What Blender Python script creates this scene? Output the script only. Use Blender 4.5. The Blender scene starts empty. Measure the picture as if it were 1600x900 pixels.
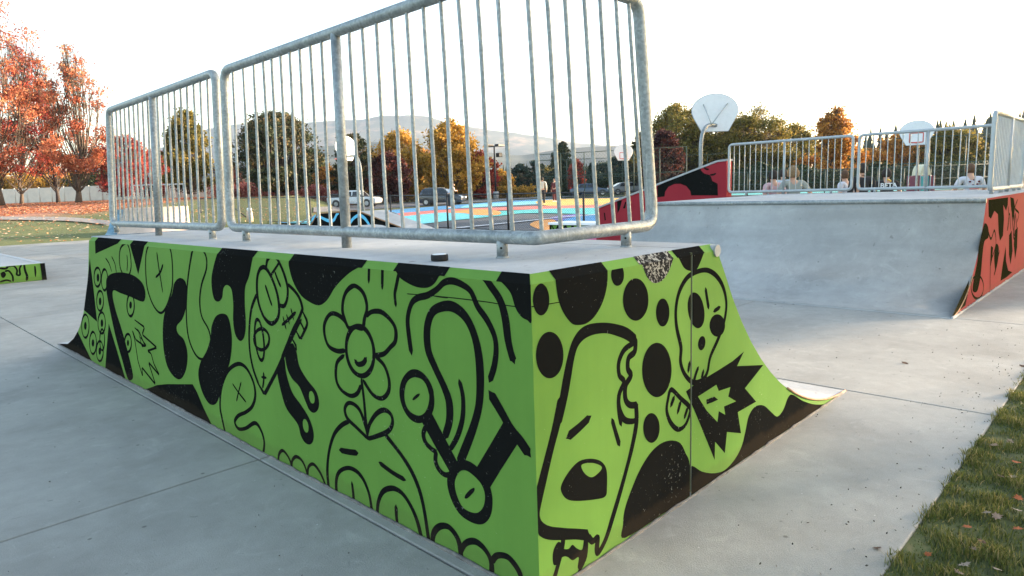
import bpy, bmesh, math, random
import numpy as np
from math import sin, cos, pi, radians, sqrt, atan2, hypot
from mathutils import Vector, Matrix, noise
random.seed(7)
SC = bpy.context.scene
COL = SC.collection

# ------------------------------------------------------------------ camera
FL, YAW, PITCH, ROLL = 1053.22, .7735, .1453, -.0338
CAM = Vector((-1.7134, -1.5814, 1.5198))
_f = Vector((cos(YAW)*cos(PITCH), sin(YAW)*cos(PITCH), -sin(PITCH)))
_r = Vector((sin(YAW), -cos(YAW), 0)); _u = _r.cross(_f)
_r, _u = cos(ROLL)*_r+sin(ROLL)*_u, -sin(ROLL)*_r+cos(ROLL)*_u
cd = bpy.data.cameras.new('camera'); co = bpy.data.objects.new('camera', cd); COL.objects.link(co)
cd.sensor_width = 36; cd.lens = FL/1600*36; cd.clip_start = .05; cd.clip_end = 20000
m3 = Matrix((_r, _u, -_f)).transposed(); co.matrix_world = Matrix.Translation(CAM) @ m3.to_4x4()
SC.camera = co
SC.render.resolution_x = 1024; SC.render.resolution_y = 576

# ------------------------------------------------------------------ light
SUN_EL = radians(9); SUN_DIR = Vector((.877, -.48, 0)).normalized()*cos(SUN_EL)+Vector((0, 0, sin(SUN_EL)))
w = bpy.data.worlds.new('World'); SC.world = w; w.use_nodes = True
nt = w.node_tree; bg = nt.nodes['Background']
sky = nt.nodes.new('ShaderNodeTexSky'); sky.sky_type = 'NISHITA'; sky.sun_disc = False
sky.sun_elevation = SUN_EL; sky.sun_rotation = atan2(SUN_DIR.x, SUN_DIR.y)
sky.air_density = 1.0; sky.dust_density = 3.5; sky.ozone_density = .35; sky.altitude = 600
nt.links.new(sky.outputs[0], bg.inputs[0]); bg.inputs[1].default_value = .15
sd = bpy.data.lights.new('sun', 'SUN'); sd.energy = 4; sd.angle = radians(.6); sd.color = (1, .78, .56)
so = bpy.data.objects.new('sun', sd); COL.objects.link(so)
so.rotation_euler = (-SUN_DIR).to_track_quat('-Z', 'Y').to_euler(); so.location = (0, 0, 50)
SC.view_settings.view_transform = 'Standard'; SC.view_settings.look = 'None'; SC.view_settings.gamma = 1
SC.view_settings.exposure = 2.55
SC.view_settings.use_curve_mapping = False

# ------------------------------------------------------------------ helpers
def ray(px, py): return _f+_r*((px-800)/FL)-_u*((py-450)/FL)
def at(px, py, F): return CAM+ray(px, py)*F           # the place F metres ahead that shows at a spot of the photo
def FLof(x, y):
    dx, dy = x-CAM.x, y-CAM.y
    return dx*cos(YAW)+dy*sin(YAW), dx*sin(YAW)-dy*cos(YAW)
def fromFL(F, L): return (CAM.x+F*cos(YAW)+L*sin(YAW), CAM.y+F*sin(YAW)-L*cos(YAW))
def sstep(a, b, x):
    t = min(1, max(0, (x-a)/(b-a))); return t*t*(3-2*t)
def court_z(x, y): return .012*(FLof(x, y)[0]-22)
PADX0, PADX1, PADY0, PADY1 = -14, 15.4, -.9, 31.0
def ground_z(x, y):
    F, L = FLof(x, y)
    z = .012*(min(F, 62)-22) if F > 15 else -.084
    if F > 5:
        wgt = sstep(.245, .31, -L/F)
        z += wgt*(1.15*sstep(26, 66, F)+.35*sstep(60, 110, F))
    dx = max(PADX0-x, x-PADX1, 0); dy = max(PADY0-y, y-PADY1, 0); d = hypot(dx, dy)
    k = sstep(0, 3.0, d)
    return -.05*(1-k)+z*k-.03*k if y > 1 else -.03+(-.0)*k
def at_ground(px, py, far=400):
    d = ray(px, py); t0 = 2
    while t0 < far:
        p = CAM+d*t0
        if p.z < ground_z(p.x, p.y): return p
        t0 += .15
    return CAM+d*far
def at_court(px, py):
    d = ray(px, py); a = Vector((cos(YAW), sin(YAW), 0))
    # plane z = .012*(F-22)
    num = .012*(0-22)-CAM.z; den = d.z-.012*d.dot(a)
    return CAM+d*(num/den)

def link(o, parent=None):
    COL.objects.link(o)
    if parent is not None: o.parent = parent
    return o
def obj(name, bm, mat, parent=None, smooth=False):
    me = bpy.data.meshes.new(name)
    if isinstance(bm, bmesh.types.BMesh):
        bm.normal_update(); bm.to_mesh(me); bm.free()
    else:
        me.from_pydata(*bm); me.update()
    for m in (mat if isinstance(mat, (list, tuple)) else [mat]): me.materials.append(m)
    if smooth:
        me.polygons.foreach_set('use_smooth', [True]*len(me.polygons))
    return link(bpy.data.objects.new(name, me), parent)
def tag(o, label, cat, group=None, kind=None):
    o['label'] = label; o['category'] = cat
    if group: o['group'] = group
    if kind: o['kind'] = kind
    return o
def thing(name, label, cat, loc=(0, 0, 0), rz=0, group=None):
    o = bpy.data.objects.new(name, None); COL.objects.link(o); o.location = loc; o.rotation_euler = (0, 0, rz)
    o.empty_display_size = .2
    return tag(o, label, cat, group)
def structure(o): o['kind'] = 'structure'; return o
def stuff(o): o['kind'] = 'stuff'; return o
def copy_part(o, parent, loc=None):
    c = o.copy(); link(c, parent)
    if loc is not None: c.location = loc
    return c

def bx(bm, lo, hi, mi=0, rot=None, bev=0):
    v = [bm.verts.new((x, y, z)) for x in (lo[0], hi[0]) for y in (lo[1], hi[1]) for z in (lo[2], hi[2])]
    if rot is not None:
        for q in v: q.co = rot @ q.co
    fs = []
    for f in ((0, 1, 3, 2), (4, 6, 7, 5), (0, 4, 5, 1), (2, 3, 7, 6), (0, 2, 6, 4), (1, 5, 7, 3)):
        fc = bm.faces.new([v[i] for i in f]); fc.material_index = mi; fs.append(fc)
    if bev:
        es = list({e for f in fs for e in f.edges})
        bmesh.ops.bevel(bm, geom=es, offset=bev, segments=2, affect='EDGES', profile=.5)
def tube(bm, pts, rad, n=8, caps=True, mi=0):
    pts = [Vector(p) for p in pts]; rr = rad if isinstance(rad, (list, tuple)) else [rad]*len(pts)
    prev = None; rings = []
    t0 = (pts[1]-pts[0]).normalized()
    up = Vector((0, 0, 1)) if abs(t0.z) < .9 else Vector((1, 0, 0))
    nrm = t0.cross(up).normalized()
    for i, p in enumerate(pts):
        t = (pts[min(i+1, len(pts)-1)]-pts[max(i-1, 0)]).normalized()
        nrm = (nrm-t*nrm.dot(t)).normalized(); b = t.cross(nrm)
        rings.append([bm.verts.new(p+(nrm*cos(2*pi*k/n)+b*sin(2*pi*k/n))*rr[i]) for k in range(n)])
    for a, b in zip(rings, rings[1:]):
        for k in range(n):
            f = bm.faces.new((a[k], a[(k+1) % n], b[(k+1) % n], b[k])); f.smooth = True; f.material_index = mi
    if caps:
        for r_, fl in ((rings[0], 1), (rings[-1], 0)):
            f = bm.faces.new(r_[::-1] if fl else r_); f.material_index = mi
def round_path(pts, r, seg=5):
    pts = [Vector(p) for p in pts]; out = [pts[0]]
    for a, b, c in zip(pts, pts[1:], pts[2:]):
        d1 = (a-b).normalized(); d2 = (c-b).normalized()
        p1 = b+d1*r; p2 = b+d2*r
        for k in range(seg+1):
            t = k/seg; out.append(p1.lerp(b, t).lerp(b.lerp(p2, t), t))
    out.append(pts[-1]); return out

# ------------------------------------------------------------------ materials
def newmat(name):
    m = bpy.data.materials.new(name); m.use_nodes = True
    nt = m.node_tree; return m, nt, nt.nodes['Principled BSDF']
def N(nt, t, **kw):
    n = nt.nodes.new(t)
    for k, v in kw.items():
        if k in n.inputs: n.inputs[k].default_value = v
        else: setattr(n, k, v)
    return n
def coords(nt, scale=(1, 1, 1)):
    t = N(nt, 'ShaderNodeNewGeometry'); mp = N(nt, 'ShaderNodeMapping'); mp.inputs['Scale'].default_value = scale
    nt.links.new(t.outputs['Position'], mp.inputs['Vector']); return mp.outputs[0]
def noise_tex(nt, vec, scale, detail=5, rough=.6, dist=0):
    n = N(nt, 'ShaderNodeTexNoise', Scale=scale, Detail=detail, Roughness=rough, Distortion=dist)
    nt.links.new(vec, n.inputs['Vector']); return n.outputs['Fac']
def ramp(nt, fac, stops):
    r_ = N(nt, 'ShaderNodeValToRGB'); el = r_.color_ramp.elements
    el[0].position, el[0].color = stops[0][0], (*stops[0][1], 1)
    el[1].position, el[1].color = stops[1][0], (*stops[1][1], 1)
    for p, c in stops[2:]:
        e = el.new(p); e.color = (*c, 1)
    nt.links.new(fac, r_.inputs[0]); return r_.outputs[0]
def mixc(nt, fac, a, b, mode='MIX'):
    n = N(nt, 'ShaderNodeMix', data_type='RGBA', blend_type=mode)
    for s, i in ((fac, 0), (a, 6), (b, 7)):
        if isinstance(s, (int, float)): n.inputs[i].default_value = s
        elif isinstance(s, tuple): n.inputs[i].default_value = (*s, 1)
        else: nt.links.new(s, n.inputs[i])
    return n.outputs[2]
def bump(nt, bs, h, strength=.3, dist=.01):
    b = N(nt, 'ShaderNodeBump', Strength=strength, Distance=dist); nt.links.new(h, b.inputs['Height'])
    nt.links.new(b.outputs[0], bs.inputs['Normal'])
def sc(c, k): return tuple(min(1, x*k) for x in c)
def basic(name, col, rough=.6, metal=0, var=.15, scale=8, bumps=0):
    m, nt, bs = newmat(name)
    v = coords(nt); n1 = noise_tex(nt, v, scale)
    nt.links.new(ramp(nt, n1, [(.3, sc(col, 1-var)), (.7, sc(col, 1+var))]), bs.inputs['Base Color'])
    bs.inputs['Roughness'].default_value = rough; bs.inputs['Metallic'].default_value = metal
    if bumps: bump(nt, bs, n1, bumps, .01)
    return m
def concrete(name, col, tint=(1, 1, 1), stain=.5, streak=None, patchy=.2):
    m, nt, bs = newmat(name)
    v = coords(nt); big = noise_tex(nt, v, .9, 4, .55, .3); mid = noise_tex(nt, v, 6, 6, .7); fine = noise_tex(nt, v, 140, 3, .7)
    c = ramp(nt, big, [(.3, sc(col, 1-patchy)), (.5, col), (.72, sc(col, 1+patchy*.8))])
    c = mixc(nt, .55, c, ramp(nt, mid, [(.3, (.78, .78, .77)), (.7, (1.12, 1.12, 1.12))]), 'MULTIPLY')
    c = mixc(nt, .5, c, ramp(nt, fine, [(.3, (.8, .8, .8)), (.7, (1.15, 1.15, 1.15))]), 'MULTIPLY')
    # small dark scuffs and spots
    sv = coords(nt, (1, 1, 1)); sp = noise_tex(nt, sv, 17, 3, .5, .6)
    c = mixc(nt, ramp(nt, sp, [(.69, (0, 0, 0)), (.74, (stain, stain, stain))]), c, (.12, .115, .11))
    lt = noise_tex(nt, coords(nt, (1, 1, 1)), 3.3, 7, .72, 1.2)
    c = mixc(nt, ramp(nt, lt, [(.56, (0, 0, 0)), (.72, (.5, .5, .5))]), c, sc(col, 1.35))
    vx = N(nt, 'ShaderNodeTexVoronoi', Scale=4.2); nt.links.new(coords(nt), vx.inputs['Vector'])
    c = mixc(nt, ramp(nt, vx.outputs['Distance'], [(.03, (.8, .8, .8)), (.055, (0, 0, 0))]), c, (.10, .095, .085))
    vy = N(nt, 'ShaderNodeTexVoronoi', Scale=6.1); nt.links.new(coords(nt, (1, 1.3, 1)), vy.inputs['Vector'])
    c = mixc(nt, ramp(nt, vy.outputs['Distance'], [(.018, (.7, .7, .7)), (.034, (0, 0, 0))]), c, (.55, .54, .5))
    sx = noise_tex(nt, coords(nt, (2.2, 26, 2)), 1.0, 5, .7, 1.5)
    c = mixc(nt, ramp(nt, sx, [(.64, (0, 0, 0)), (.78, (.35, .35, .35))]), c, sc(col, .7))
    if streak:
        st = noise_tex(nt, coords(nt, streak), 1.0, 5, .6)
        c = mixc(nt, ramp(nt, st, [(.5, (0, 0, 0)), (.72, (.45, .45, .45))]), c, sc(col, .62))
    nt.links.new(c, bs.inputs['Base Color']); bs.inputs['Roughness'].default_value = .82
    bs.inputs['Specular IOR Level'].default_value = .25
    h = N(nt, 'ShaderNodeMath', operation='ADD'); nt.links.new(fine, h.inputs[0]); nt.links.new(mid, h.inputs[1])
    bump(nt, bs, h.outputs[0], .35, .007)
    return m
def paint(name, col, chip=(.55, .55, .5), thr=.70, rough=.72, var=.07):
    m, nt, bs = newmat(name)
    v = coords(nt); big = noise_tex(nt, v, 2.2, 4, .6); mid = noise_tex(nt, v, 30, 5, .7); ch = noise_tex(nt, v, 55, 4, .75, .5)
    vert = noise_tex(nt, coords(nt, (25, 25, 1.2)), 1, 4, .6)
    c = ramp(nt, big, [(.3, sc(col, 1-var)), (.7, sc(col, 1+var))])
    c = mixc(nt, .15, c, ramp(nt, vert, [(.3, (.85, .85, .85)), (.7, (1.12, 1.12, 1.12))]), 'MULTIPLY')
    msk = N(nt, 'ShaderNodeMath', operation='ADD'); nt.links.new(ch, msk.inputs[0])
    big2 = noise_tex(nt, v, 1.7, 2, .5); mm = N(nt, 'ShaderNodeMath', operation='MULTIPLY'); mm.inputs[1].default_value = .25
    nt.links.new(big2, mm.inputs[0]); nt.links.new(mm.outputs[0], msk.inputs[1])
    c = mixc(nt, ramp(nt, msk.outputs[0], [(thr+.13, (0, 0, 0)), (thr+.16, (.8, .8, .8))]), c, chip)
    sx = N(nt, 'ShaderNodeSeparateXYZ'); gg = N(nt, 'ShaderNodeNewGeometry'); nt.links.new(gg.outputs['Position'], sx.inputs[0])
    dn = noise_tex(nt, v, 7, 6, .75); ma = N(nt, 'ShaderNodeMath', operation='MULTIPLY_ADD'); ma.inputs[1].default_value = -.13; nt.links.new(dn, ma.inputs[0]); nt.links.new(sx.outputs[2], ma.inputs[2])
    c = mixc(nt, ramp(nt, ma.outputs[0], [(0, (.16, .16, .16)), (.03, (.0, .0, .0))]), c, (.07, .05, .03))
    sc1 = noise_tex(nt, coords(nt, (3, 3, 30)), 1.3, 5, .7, 2.0)
    c = mixc(nt, ramp(nt, sc1, [(.66, (0, 0, 0)), (.76, (.35, .35, .35))]), c, sc(chip, .35))
    nt.links.new(c, bs.inputs['Base Color']); bs.inputs['Roughness'].default_value = rough
    bs.inputs['Specular IOR Level'].default_value = .07
    if max(col) < .03: bs.inputs['Specular IOR Level'].default_value = 0
    bump(nt, bs, mid, .12, .004)
    return m
M = {}
M['conc'] = concrete('grey_concrete', (.29, .30, .30))
M['slab'] = concrete('slab_concrete', (.285, .28, .255), stain=.5, patchy=.2)
M['deck'] = concrete('deck_concrete', (.36, .37, .37), stain=.6)
M['trans'] = concrete('transition_concrete', (.345, .35, .34), streak=(.6, .25, 2.2), patchy=.2)
M['green'] = paint('green_paint', (.112, .236, .044), (.30, .42, .22), .69)
M['black'] = paint('black_paint', (.009, .0095, .009), (.22, .22, .19), .665)
M['worn'] = paint('worn_black_paint', (.02, .02, .02), (.36, .36, .33), .50)
M['red'] = paint('red_paint', (.26, .024, .034), (.45, .28, .24), .76)
M['darkred'] = paint('dark_drip_paint', (.018, .018, .008), (.2, .12, .08), .66)
M['blue'] = basic('blue_paint', (.06, .42, .66), .5)
M['seam'] = basic('seam_filler', (.008, .022, .005), .9)
def galv():
    m, nt, bs = newmat('galvanised_steel')
    v = coords(nt); vo = N(nt, 'ShaderNodeTexVoronoi', Scale=70.0); nt.links.new(v, vo.inputs['Vector'])
    n1 = noise_tex(nt, v, 9, 5, .65); n2 = noise_tex(nt, v, 60, 4, .7)
    c = ramp(nt, n1, [(.3, (.19, .215, .22)), (.7, (.34, .37, .37))])
    c = mixc(nt, .35, c, ramp(nt, n2, [(.35, (.6, .6, .6)), (.65, (1.2, 1.2, 1.2))]), 'MULTIPLY')
    bwv = N(nt, 'ShaderNodeRGBToBW'); nt.links.new(vo.outputs['Color'], bwv.inputs[0]); c = mixc(nt, .22, c, bwv.outputs[0], 'OVERLAY')
    dr = noise_tex(nt, coords(nt, (28, 28, 3)), 1, 4, .7, .8); c = mixc(nt, ramp(nt, dr, [(.60, (0, 0, 0)), (.70, (.4, .4, .4))]), c, (.55, .56, .54))
    rs = noise_tex(nt, v, 22, 5, .75, 1); c = mixc(nt, ramp(nt, rs, [(.68, (0, 0, 0)), (.75, (.5, .5, .5))]), c, (.16, .13, .10))
    nt.links.new(c, bs.inputs['Base Color']); bs.inputs['Metallic'].default_value = .45
    nt.links.new(ramp(nt, n1, [(.3, (.42,)*3), (.7, (.62,)*3)]), bs.inputs['Roughness'])
    bump(nt, bs, n2, .15, .003); return m
M['galv'] = galv()
M['galv_far'] = basic('weathered_steel_tube', (.36, .39, .40), .5, .4, .1)
M['hole'] = basic('dark_bolt_hole', (.01, .01, .01), .9)
M['rubber'] = basic('black_rubber', (.008, .008, .008), .85)
M['white'] = basic('white_paint', (.75, .77, .78), .5, 0, .04)
M['offwhite'] = basic('cream_vinyl', (.62, .58, .48), .6, 0, .08, 1.5)
M['blackmetal'] = basic('black_metal', (.015, .016, .018), .5)
M['darkgreenmetal'] = basic('dark_green_metal', (.03, .06, .045), .6)
M['rustedge'] = basic('rusty_edge', (.30, .16, .08), .8, 0, .4, 30)
M['bark'] = basic('grey_brown_bark', (.10, .075, .055), .9, 0, .35, 12, .6)
M['barkdark'] = basic('dark_bark', (.045, .035, .03), .9, 0, .3, 12, .5)
def hash_col(name, stops, transl=.35, rough=.6):
    m, nt, bs = newmat(name)
    at_ = N(nt, 'ShaderNodeAttribute', attribute_name='tint')
    c = ramp(nt, at_.outputs['Fac'], stops)
    nt.links.new(c, bs.inputs['Base Color']); bs.inputs['Roughness'].default_value = rough
    bs.inputs['Specular IOR Level'].default_value = .2
    if transl:
        tr = N(nt, 'ShaderNodeBsdfTranslucent'); nt.links.new(c, tr.inputs[0])
        mx = N(nt, 'ShaderNodeMixShader'); mx.inputs[0].default_value = transl
        nt.links.new(bs.outputs[0], mx.inputs[1]); nt.links.new(tr.outputs[0], mx.inputs[2])
        nt.links.new(mx.outputs[0], nt.nodes['Material Output'].inputs[0])
    return m
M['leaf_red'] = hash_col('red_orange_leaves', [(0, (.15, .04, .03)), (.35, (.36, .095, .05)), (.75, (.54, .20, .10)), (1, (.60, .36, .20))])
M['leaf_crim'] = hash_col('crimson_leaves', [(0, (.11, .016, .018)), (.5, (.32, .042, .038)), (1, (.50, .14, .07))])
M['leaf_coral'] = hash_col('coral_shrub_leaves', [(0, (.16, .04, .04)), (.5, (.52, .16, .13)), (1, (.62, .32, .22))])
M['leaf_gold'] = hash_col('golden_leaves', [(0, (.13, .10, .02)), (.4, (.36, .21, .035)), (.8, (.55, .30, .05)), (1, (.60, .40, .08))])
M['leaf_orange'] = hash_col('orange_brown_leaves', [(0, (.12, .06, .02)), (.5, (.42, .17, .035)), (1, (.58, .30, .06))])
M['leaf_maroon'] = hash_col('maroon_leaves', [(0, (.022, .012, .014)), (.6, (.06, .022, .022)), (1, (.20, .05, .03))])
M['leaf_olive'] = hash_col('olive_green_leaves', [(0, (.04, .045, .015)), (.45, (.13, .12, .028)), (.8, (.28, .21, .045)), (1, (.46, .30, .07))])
M['needle'] = hash_col('dark_pine_needles', [(0, (.014, .026, .015)), (.5, (.04, .058, .028)), (.75, (.10, .085, .035)), (1, (.24, .15, .06))], .1)
M['needle2'] = hash_col('blue_green_needles', [(0, (.012, .028, .022)), (.7, (.035, .06, .045)), (1, (.07, .10, .06))], .1)
M['shrub'] = hash_col('dark_hedge_leaves', [(0, (.012, .022, .012)), (.7, (.04, .06, .025)), (1, (.10, .10, .03))], .1)
M['blade'] = hash_col('grass_blades', [(0, (.035, .045, .014)), (.35, (.08, .105, .024)), (.65, (.17, .17, .045)), (1, (.42, .32, .15))], .3)
M['litter'] = hash_col('fallen_leaves', [(0, (.16, .05, .03)), (.4, (.42, .12, .05)), (.75, (.55, .26, .12)), (1, (.62, .50, .36))], .1)
MURAL = [
 ('L','painted_wedge','k','T',0,[(5.232,1.236),(4.591,1.24),(5.267,1.076)]),
 ('L','painted_wedge','k','T',0,[(4.285,1.227),(3.95,1.229),(4.166,0.959)]),
 ('L','painted_finger','k','c',0.014,[(4.393,1.197),(4.529,1.152),(4.594,1.067),(4.593,0.98),(4.516,0.93),(4.392,0.945),(4.315,1.017),(4.303,1.123),(4.333,1.184)]),
 ('L','painted_finger','k','s',0.012,[(4.388,1.102),(4.399,1.034),(4.435,0.972)]),
 ('L','painted_dash','k','s',0.012,[(4.975,1.049),(4.894,1.008),(4.847,0.943)]),
 ('L','painted_dash','k','s',0.012,[(4.797,1.071),(4.732,1.016),(4.718,0.942)]),
 ('L','painted_ring','k','c',0.016,[(5.186,0.871),(5.207,0.837),(5.242,0.806),(5.285,0.785),(5.329,0.775),(5.368,0.778),(5.396,0.795),(5.407,0.823),(5.401,0.856),(5.378,0.891),(5.342,0.921),(5.299,0.942),(5.255,0.951),(5.217,0.947),(5.191,0.93),(5.18,0.903)]),
 ('L','painted_ring','k','f',0,[(5.236,0.862),(5.246,0.847),(5.26,0.834),(5.277,0.825),(5.294,0.82),(5.309,0.822),(5.318,0.83),(5.322,0.842),(5.319,0.857),(5.31,0.872),(5.295,0.886),(5.278,0.895),(5.261,0.899),(5.247,0.897),(5.237,0.889),(5.233,0.877)]),
 ('L','painted_ring','k','c',0.016,[(4.99,0.861),(5.011,0.824),(5.044,0.791),(5.083,0.768),(5.122,0.757),(5.156,0.762),(5.179,0.781),(5.187,0.811),(5.179,0.847),(5.157,0.885),(5.123,0.917),(5.084,0.94),(5.045,0.949),(5.012,0.944),(4.99,0.926),(4.982,0.896)]),
 ('L','painted_ring','k','c',0.016,[(5.194,0.657),(5.217,0.62),(5.253,0.587),(5.296,0.562),(5.341,0.551),(5.38,0.554),(5.407,0.571),(5.418,0.601),(5.411,0.637),(5.387,0.674),(5.351,0.707),(5.307,0.731),(5.262,0.741),(5.224,0.738),(5.198,0.72),(5.188,0.692)]),
 ('L','painted_ring','k','f',0,[(5.262,0.646),(5.271,0.631),(5.285,0.618),(5.302,0.608),(5.319,0.604),(5.334,0.605),(5.344,0.612),(5.348,0.624),(5.345,0.638),(5.336,0.653),(5.322,0.666),(5.305,0.675),(5.288,0.679),(5.273,0.678),(5.263,0.671),(5.259,0.66)]),
 ('L','painted_ring','k','c',0.016,[(5.221,0.452),(5.246,0.412),(5.284,0.376),(5.332,0.349),(5.381,0.335),(5.423,0.338),(5.453,0.355),(5.466,0.386),(5.458,0.425),(5.433,0.466),(5.393,0.502),(5.345,0.528),(5.297,0.541),(5.255,0.538),(5.226,0.52),(5.215,0.49)]),
 ('L','painted_ring','k','f',0,[(5.289,0.442),(5.298,0.427),(5.312,0.414),(5.329,0.404),(5.347,0.399),(5.362,0.4),(5.372,0.406),(5.376,0.418),(5.373,0.432),(5.364,0.448),(5.35,0.461),(5.333,0.471),(5.315,0.476),(5.3,0.475),(5.29,0.468),(5.286,0.456)]),
 ('L','painted_ring','k','c',0.016,[(5.779,0.357),(5.809,0.31),(5.855,0.268),(5.91,0.235),(5.966,0.219),(6.014,0.222),(6.047,0.243),(6.059,0.28),(6.048,0.326),(6.016,0.374),(5.969,0.417),(5.913,0.447),(5.858,0.462),(5.811,0.458),(5.78,0.437),(5.769,0.402)]),
 ('L','painted_ring','k','f',0,[(5.862,0.35),(5.873,0.334),(5.889,0.319),(5.909,0.308),(5.929,0.303),(5.946,0.304),(5.958,0.311),(5.962,0.323),(5.959,0.339),(5.948,0.355),(5.931,0.37),(5.912,0.38),(5.892,0.386),(5.875,0.385),(5.863,0.378),(5.859,0.365)]),
 ('L','painted_ring','k','c',0.016,[(5.596,0.217),(5.623,0.172),(5.664,0.131),(5.714,0.101),(5.764,0.085),(5.807,0.087),(5.836,0.107),(5.846,0.141),(5.836,0.184),(5.808,0.23),(5.765,0.271),(5.715,0.3),(5.666,0.315),(5.624,0.312),(5.596,0.292),(5.586,0.259)]),
 ('L','painted_ring','k','f',0,[(5.668,0.207),(5.678,0.192),(5.693,0.178),(5.712,0.168),(5.731,0.162),(5.747,0.163),(5.759,0.169),(5.764,0.18),(5.761,0.194),(5.751,0.21),(5.736,0.223),(5.717,0.234),(5.698,0.239),(5.682,0.238),(5.67,0.232),(5.666,0.221)]),
 ('L','painted_ring','k','c',0.016,[(5.312,0.285),(5.334,0.244),(5.364,0.208),(5.399,0.182),(5.432,0.169),(5.459,0.173),(5.475,0.193),(5.478,0.225),(5.467,0.265),(5.444,0.306),(5.413,0.342),(5.379,0.368),(5.347,0.379),(5.321,0.375),(5.305,0.355),(5.302,0.324)]),
 ('L','painted_ring','k','c',0.016,[(5.401,0.166),(5.425,0.126),(5.463,0.09),(5.509,0.062),(5.557,0.047),(5.598,0.048),(5.627,0.065),(5.639,0.094),(5.631,0.133),(5.605,0.174),(5.566,0.211),(5.519,0.238),(5.472,0.251),(5.432,0.25),(5.405,0.233),(5.393,0.204)]),
 ('L','painted_ring','k','f',0,[(5.47,0.156),(5.479,0.141),(5.494,0.128),(5.512,0.118),(5.53,0.112),(5.546,0.112),(5.557,0.119),(5.561,0.129),(5.559,0.143),(5.549,0.158),(5.535,0.172),(5.517,0.182),(5.499,0.187),(5.483,0.187),(5.472,0.181),(5.468,0.17)]),
 ('L','painted_hook','k','f',0,[(5.006,0.876),(4.839,0.925),(4.562,0.951),(4.289,0.945),(4.1,0.901),(4.046,0.832),(4.086,0.762),(4.183,0.745),(4.431,0.761),(4.684,0.77),(4.851,0.779),(4.903,0.722),(4.862,0.6),(4.76,0.45),(4.669,0.279),(4.604,0.118),(4.608,0.049),(4.695,0.012),(4.772,0.032),(4.86,0.182),(4.948,0.334),(5.013,0.514),(5.062,0.697),(5.058,0.802)]),
 ('L','painted_ring','k','c',0.016,[(4.349,0.699),(4.368,0.663),(4.399,0.63),(4.437,0.606),(4.476,0.595),(4.511,0.598),(4.535,0.616),(4.545,0.645),(4.539,0.681),(4.518,0.718),(4.486,0.751),(4.448,0.774),(4.41,0.784),(4.376,0.78),(4.353,0.763),(4.344,0.734)]),
 ('L','painted_ring','k','f',0,[(4.409,0.694),(4.416,0.681),(4.427,0.67),(4.44,0.663),(4.454,0.659),(4.466,0.66),(4.475,0.666),(4.478,0.675),(4.477,0.687),(4.47,0.7),(4.459,0.71),(4.445,0.718),(4.432,0.722),(4.42,0.721),(4.411,0.715),(4.407,0.705)]),
 ('L','painted_ring','k','c',0.016,[(4.539,0.361),(4.556,0.329),(4.586,0.3),(4.622,0.278),(4.66,0.267),(4.694,0.268),(4.718,0.281),(4.729,0.305),(4.725,0.336),(4.707,0.368),(4.677,0.397),(4.64,0.419),(4.602,0.429),(4.569,0.428),(4.546,0.414),(4.535,0.391)]),
 ('L','painted_ring','k','f',0,[(4.602,0.352),(4.608,0.341),(4.618,0.331),(4.629,0.324),(4.641,0.32),(4.651,0.321),(4.658,0.325),(4.661,0.334),(4.66,0.345),(4.654,0.356),(4.644,0.366),(4.632,0.373),(4.621,0.377),(4.611,0.376),(4.603,0.371),(4.601,0.363)]),
 ('L','painted_triangle','k','p',0,[(5.461,1.027),(5.467,0.759),(5.48,0.433),(5.89,0.593),(5.634,0.809)]),
 ('L','painted_triangle','k','p',0,[(6.23,0.304),(6.051,0.134),(5.836,-0.02),(6.782,-0.037),(7.228,-0.033),(6.705,0.077),(6.421,0.193)]),
 ('L','painted_triangle','k','p',0,[(5.118,0.459),(4.97,0.236),(4.822,-0.029),(5.403,-0.042),(5.276,0.216)]),
 ('L','painted_flame','k','z',0.013,[(4.38,0.573),(4.159,0.54),(4.237,0.471),(3.925,0.408),(4.155,0.349),(4.074,0.34),(4.039,0.265),(3.936,0.187),(4.161,0.256),(4.052,0.092),(4.339,0.184),(4.346,0.105),(4.421,0.226),(4.439,0.401),(4.477,0.48),(4.412,0.405),(4.194,0.378),(4.302,0.485),(4.403,0.505)]),
 ('L','painted_flame','k','z',0.01,[(4.327,0.503),(4.278,0.368),(4.166,0.391),(4.297,0.442)]),
 ('L','painted_oval','k','s',0.014,[(3.84,1.216),(3.94,1.118),(3.987,0.974),(3.986,0.853),(3.9,0.742),(3.764,0.696),(3.622,0.755),(3.478,0.893),(3.425,1.01),(3.407,1.141),(3.436,1.214)]),
 ('L','painted_oval','k','s',0.014,[(3.696,1.148),(3.688,1.032),(3.664,0.863)]),
 ('L','painted_oval','k','s',0.014,[(3.598,1.066),(3.675,1.004),(3.774,0.964)]),
 ('L','painted_blob','k','f',0,[(3.302,0.99),(3.203,0.973),(3.19,0.898),(3.244,0.783),(3.335,0.695),(3.452,0.633),(3.446,0.581),(3.342,0.547),(3.303,0.458),(3.348,0.346),(3.446,0.257),(3.546,0.224),(3.666,0.243),(3.754,0.31),(3.778,0.449),(3.733,0.615),(3.636,0.744),(3.49,0.854),(3.413,0.945)]),
 ('L','painted_finger','k','c',0.014,[(2.903,1.228),(2.809,1.167),(2.821,1.082),(2.925,0.972),(2.983,0.862),(2.979,0.756),(2.886,0.678),(2.867,0.601),(2.928,0.504),(3.055,0.45),(3.171,0.477),(3.252,0.578),(3.25,0.727),(3.195,0.898),(3.132,1.028),(3.035,1.175),(2.979,1.218)]),
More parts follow.
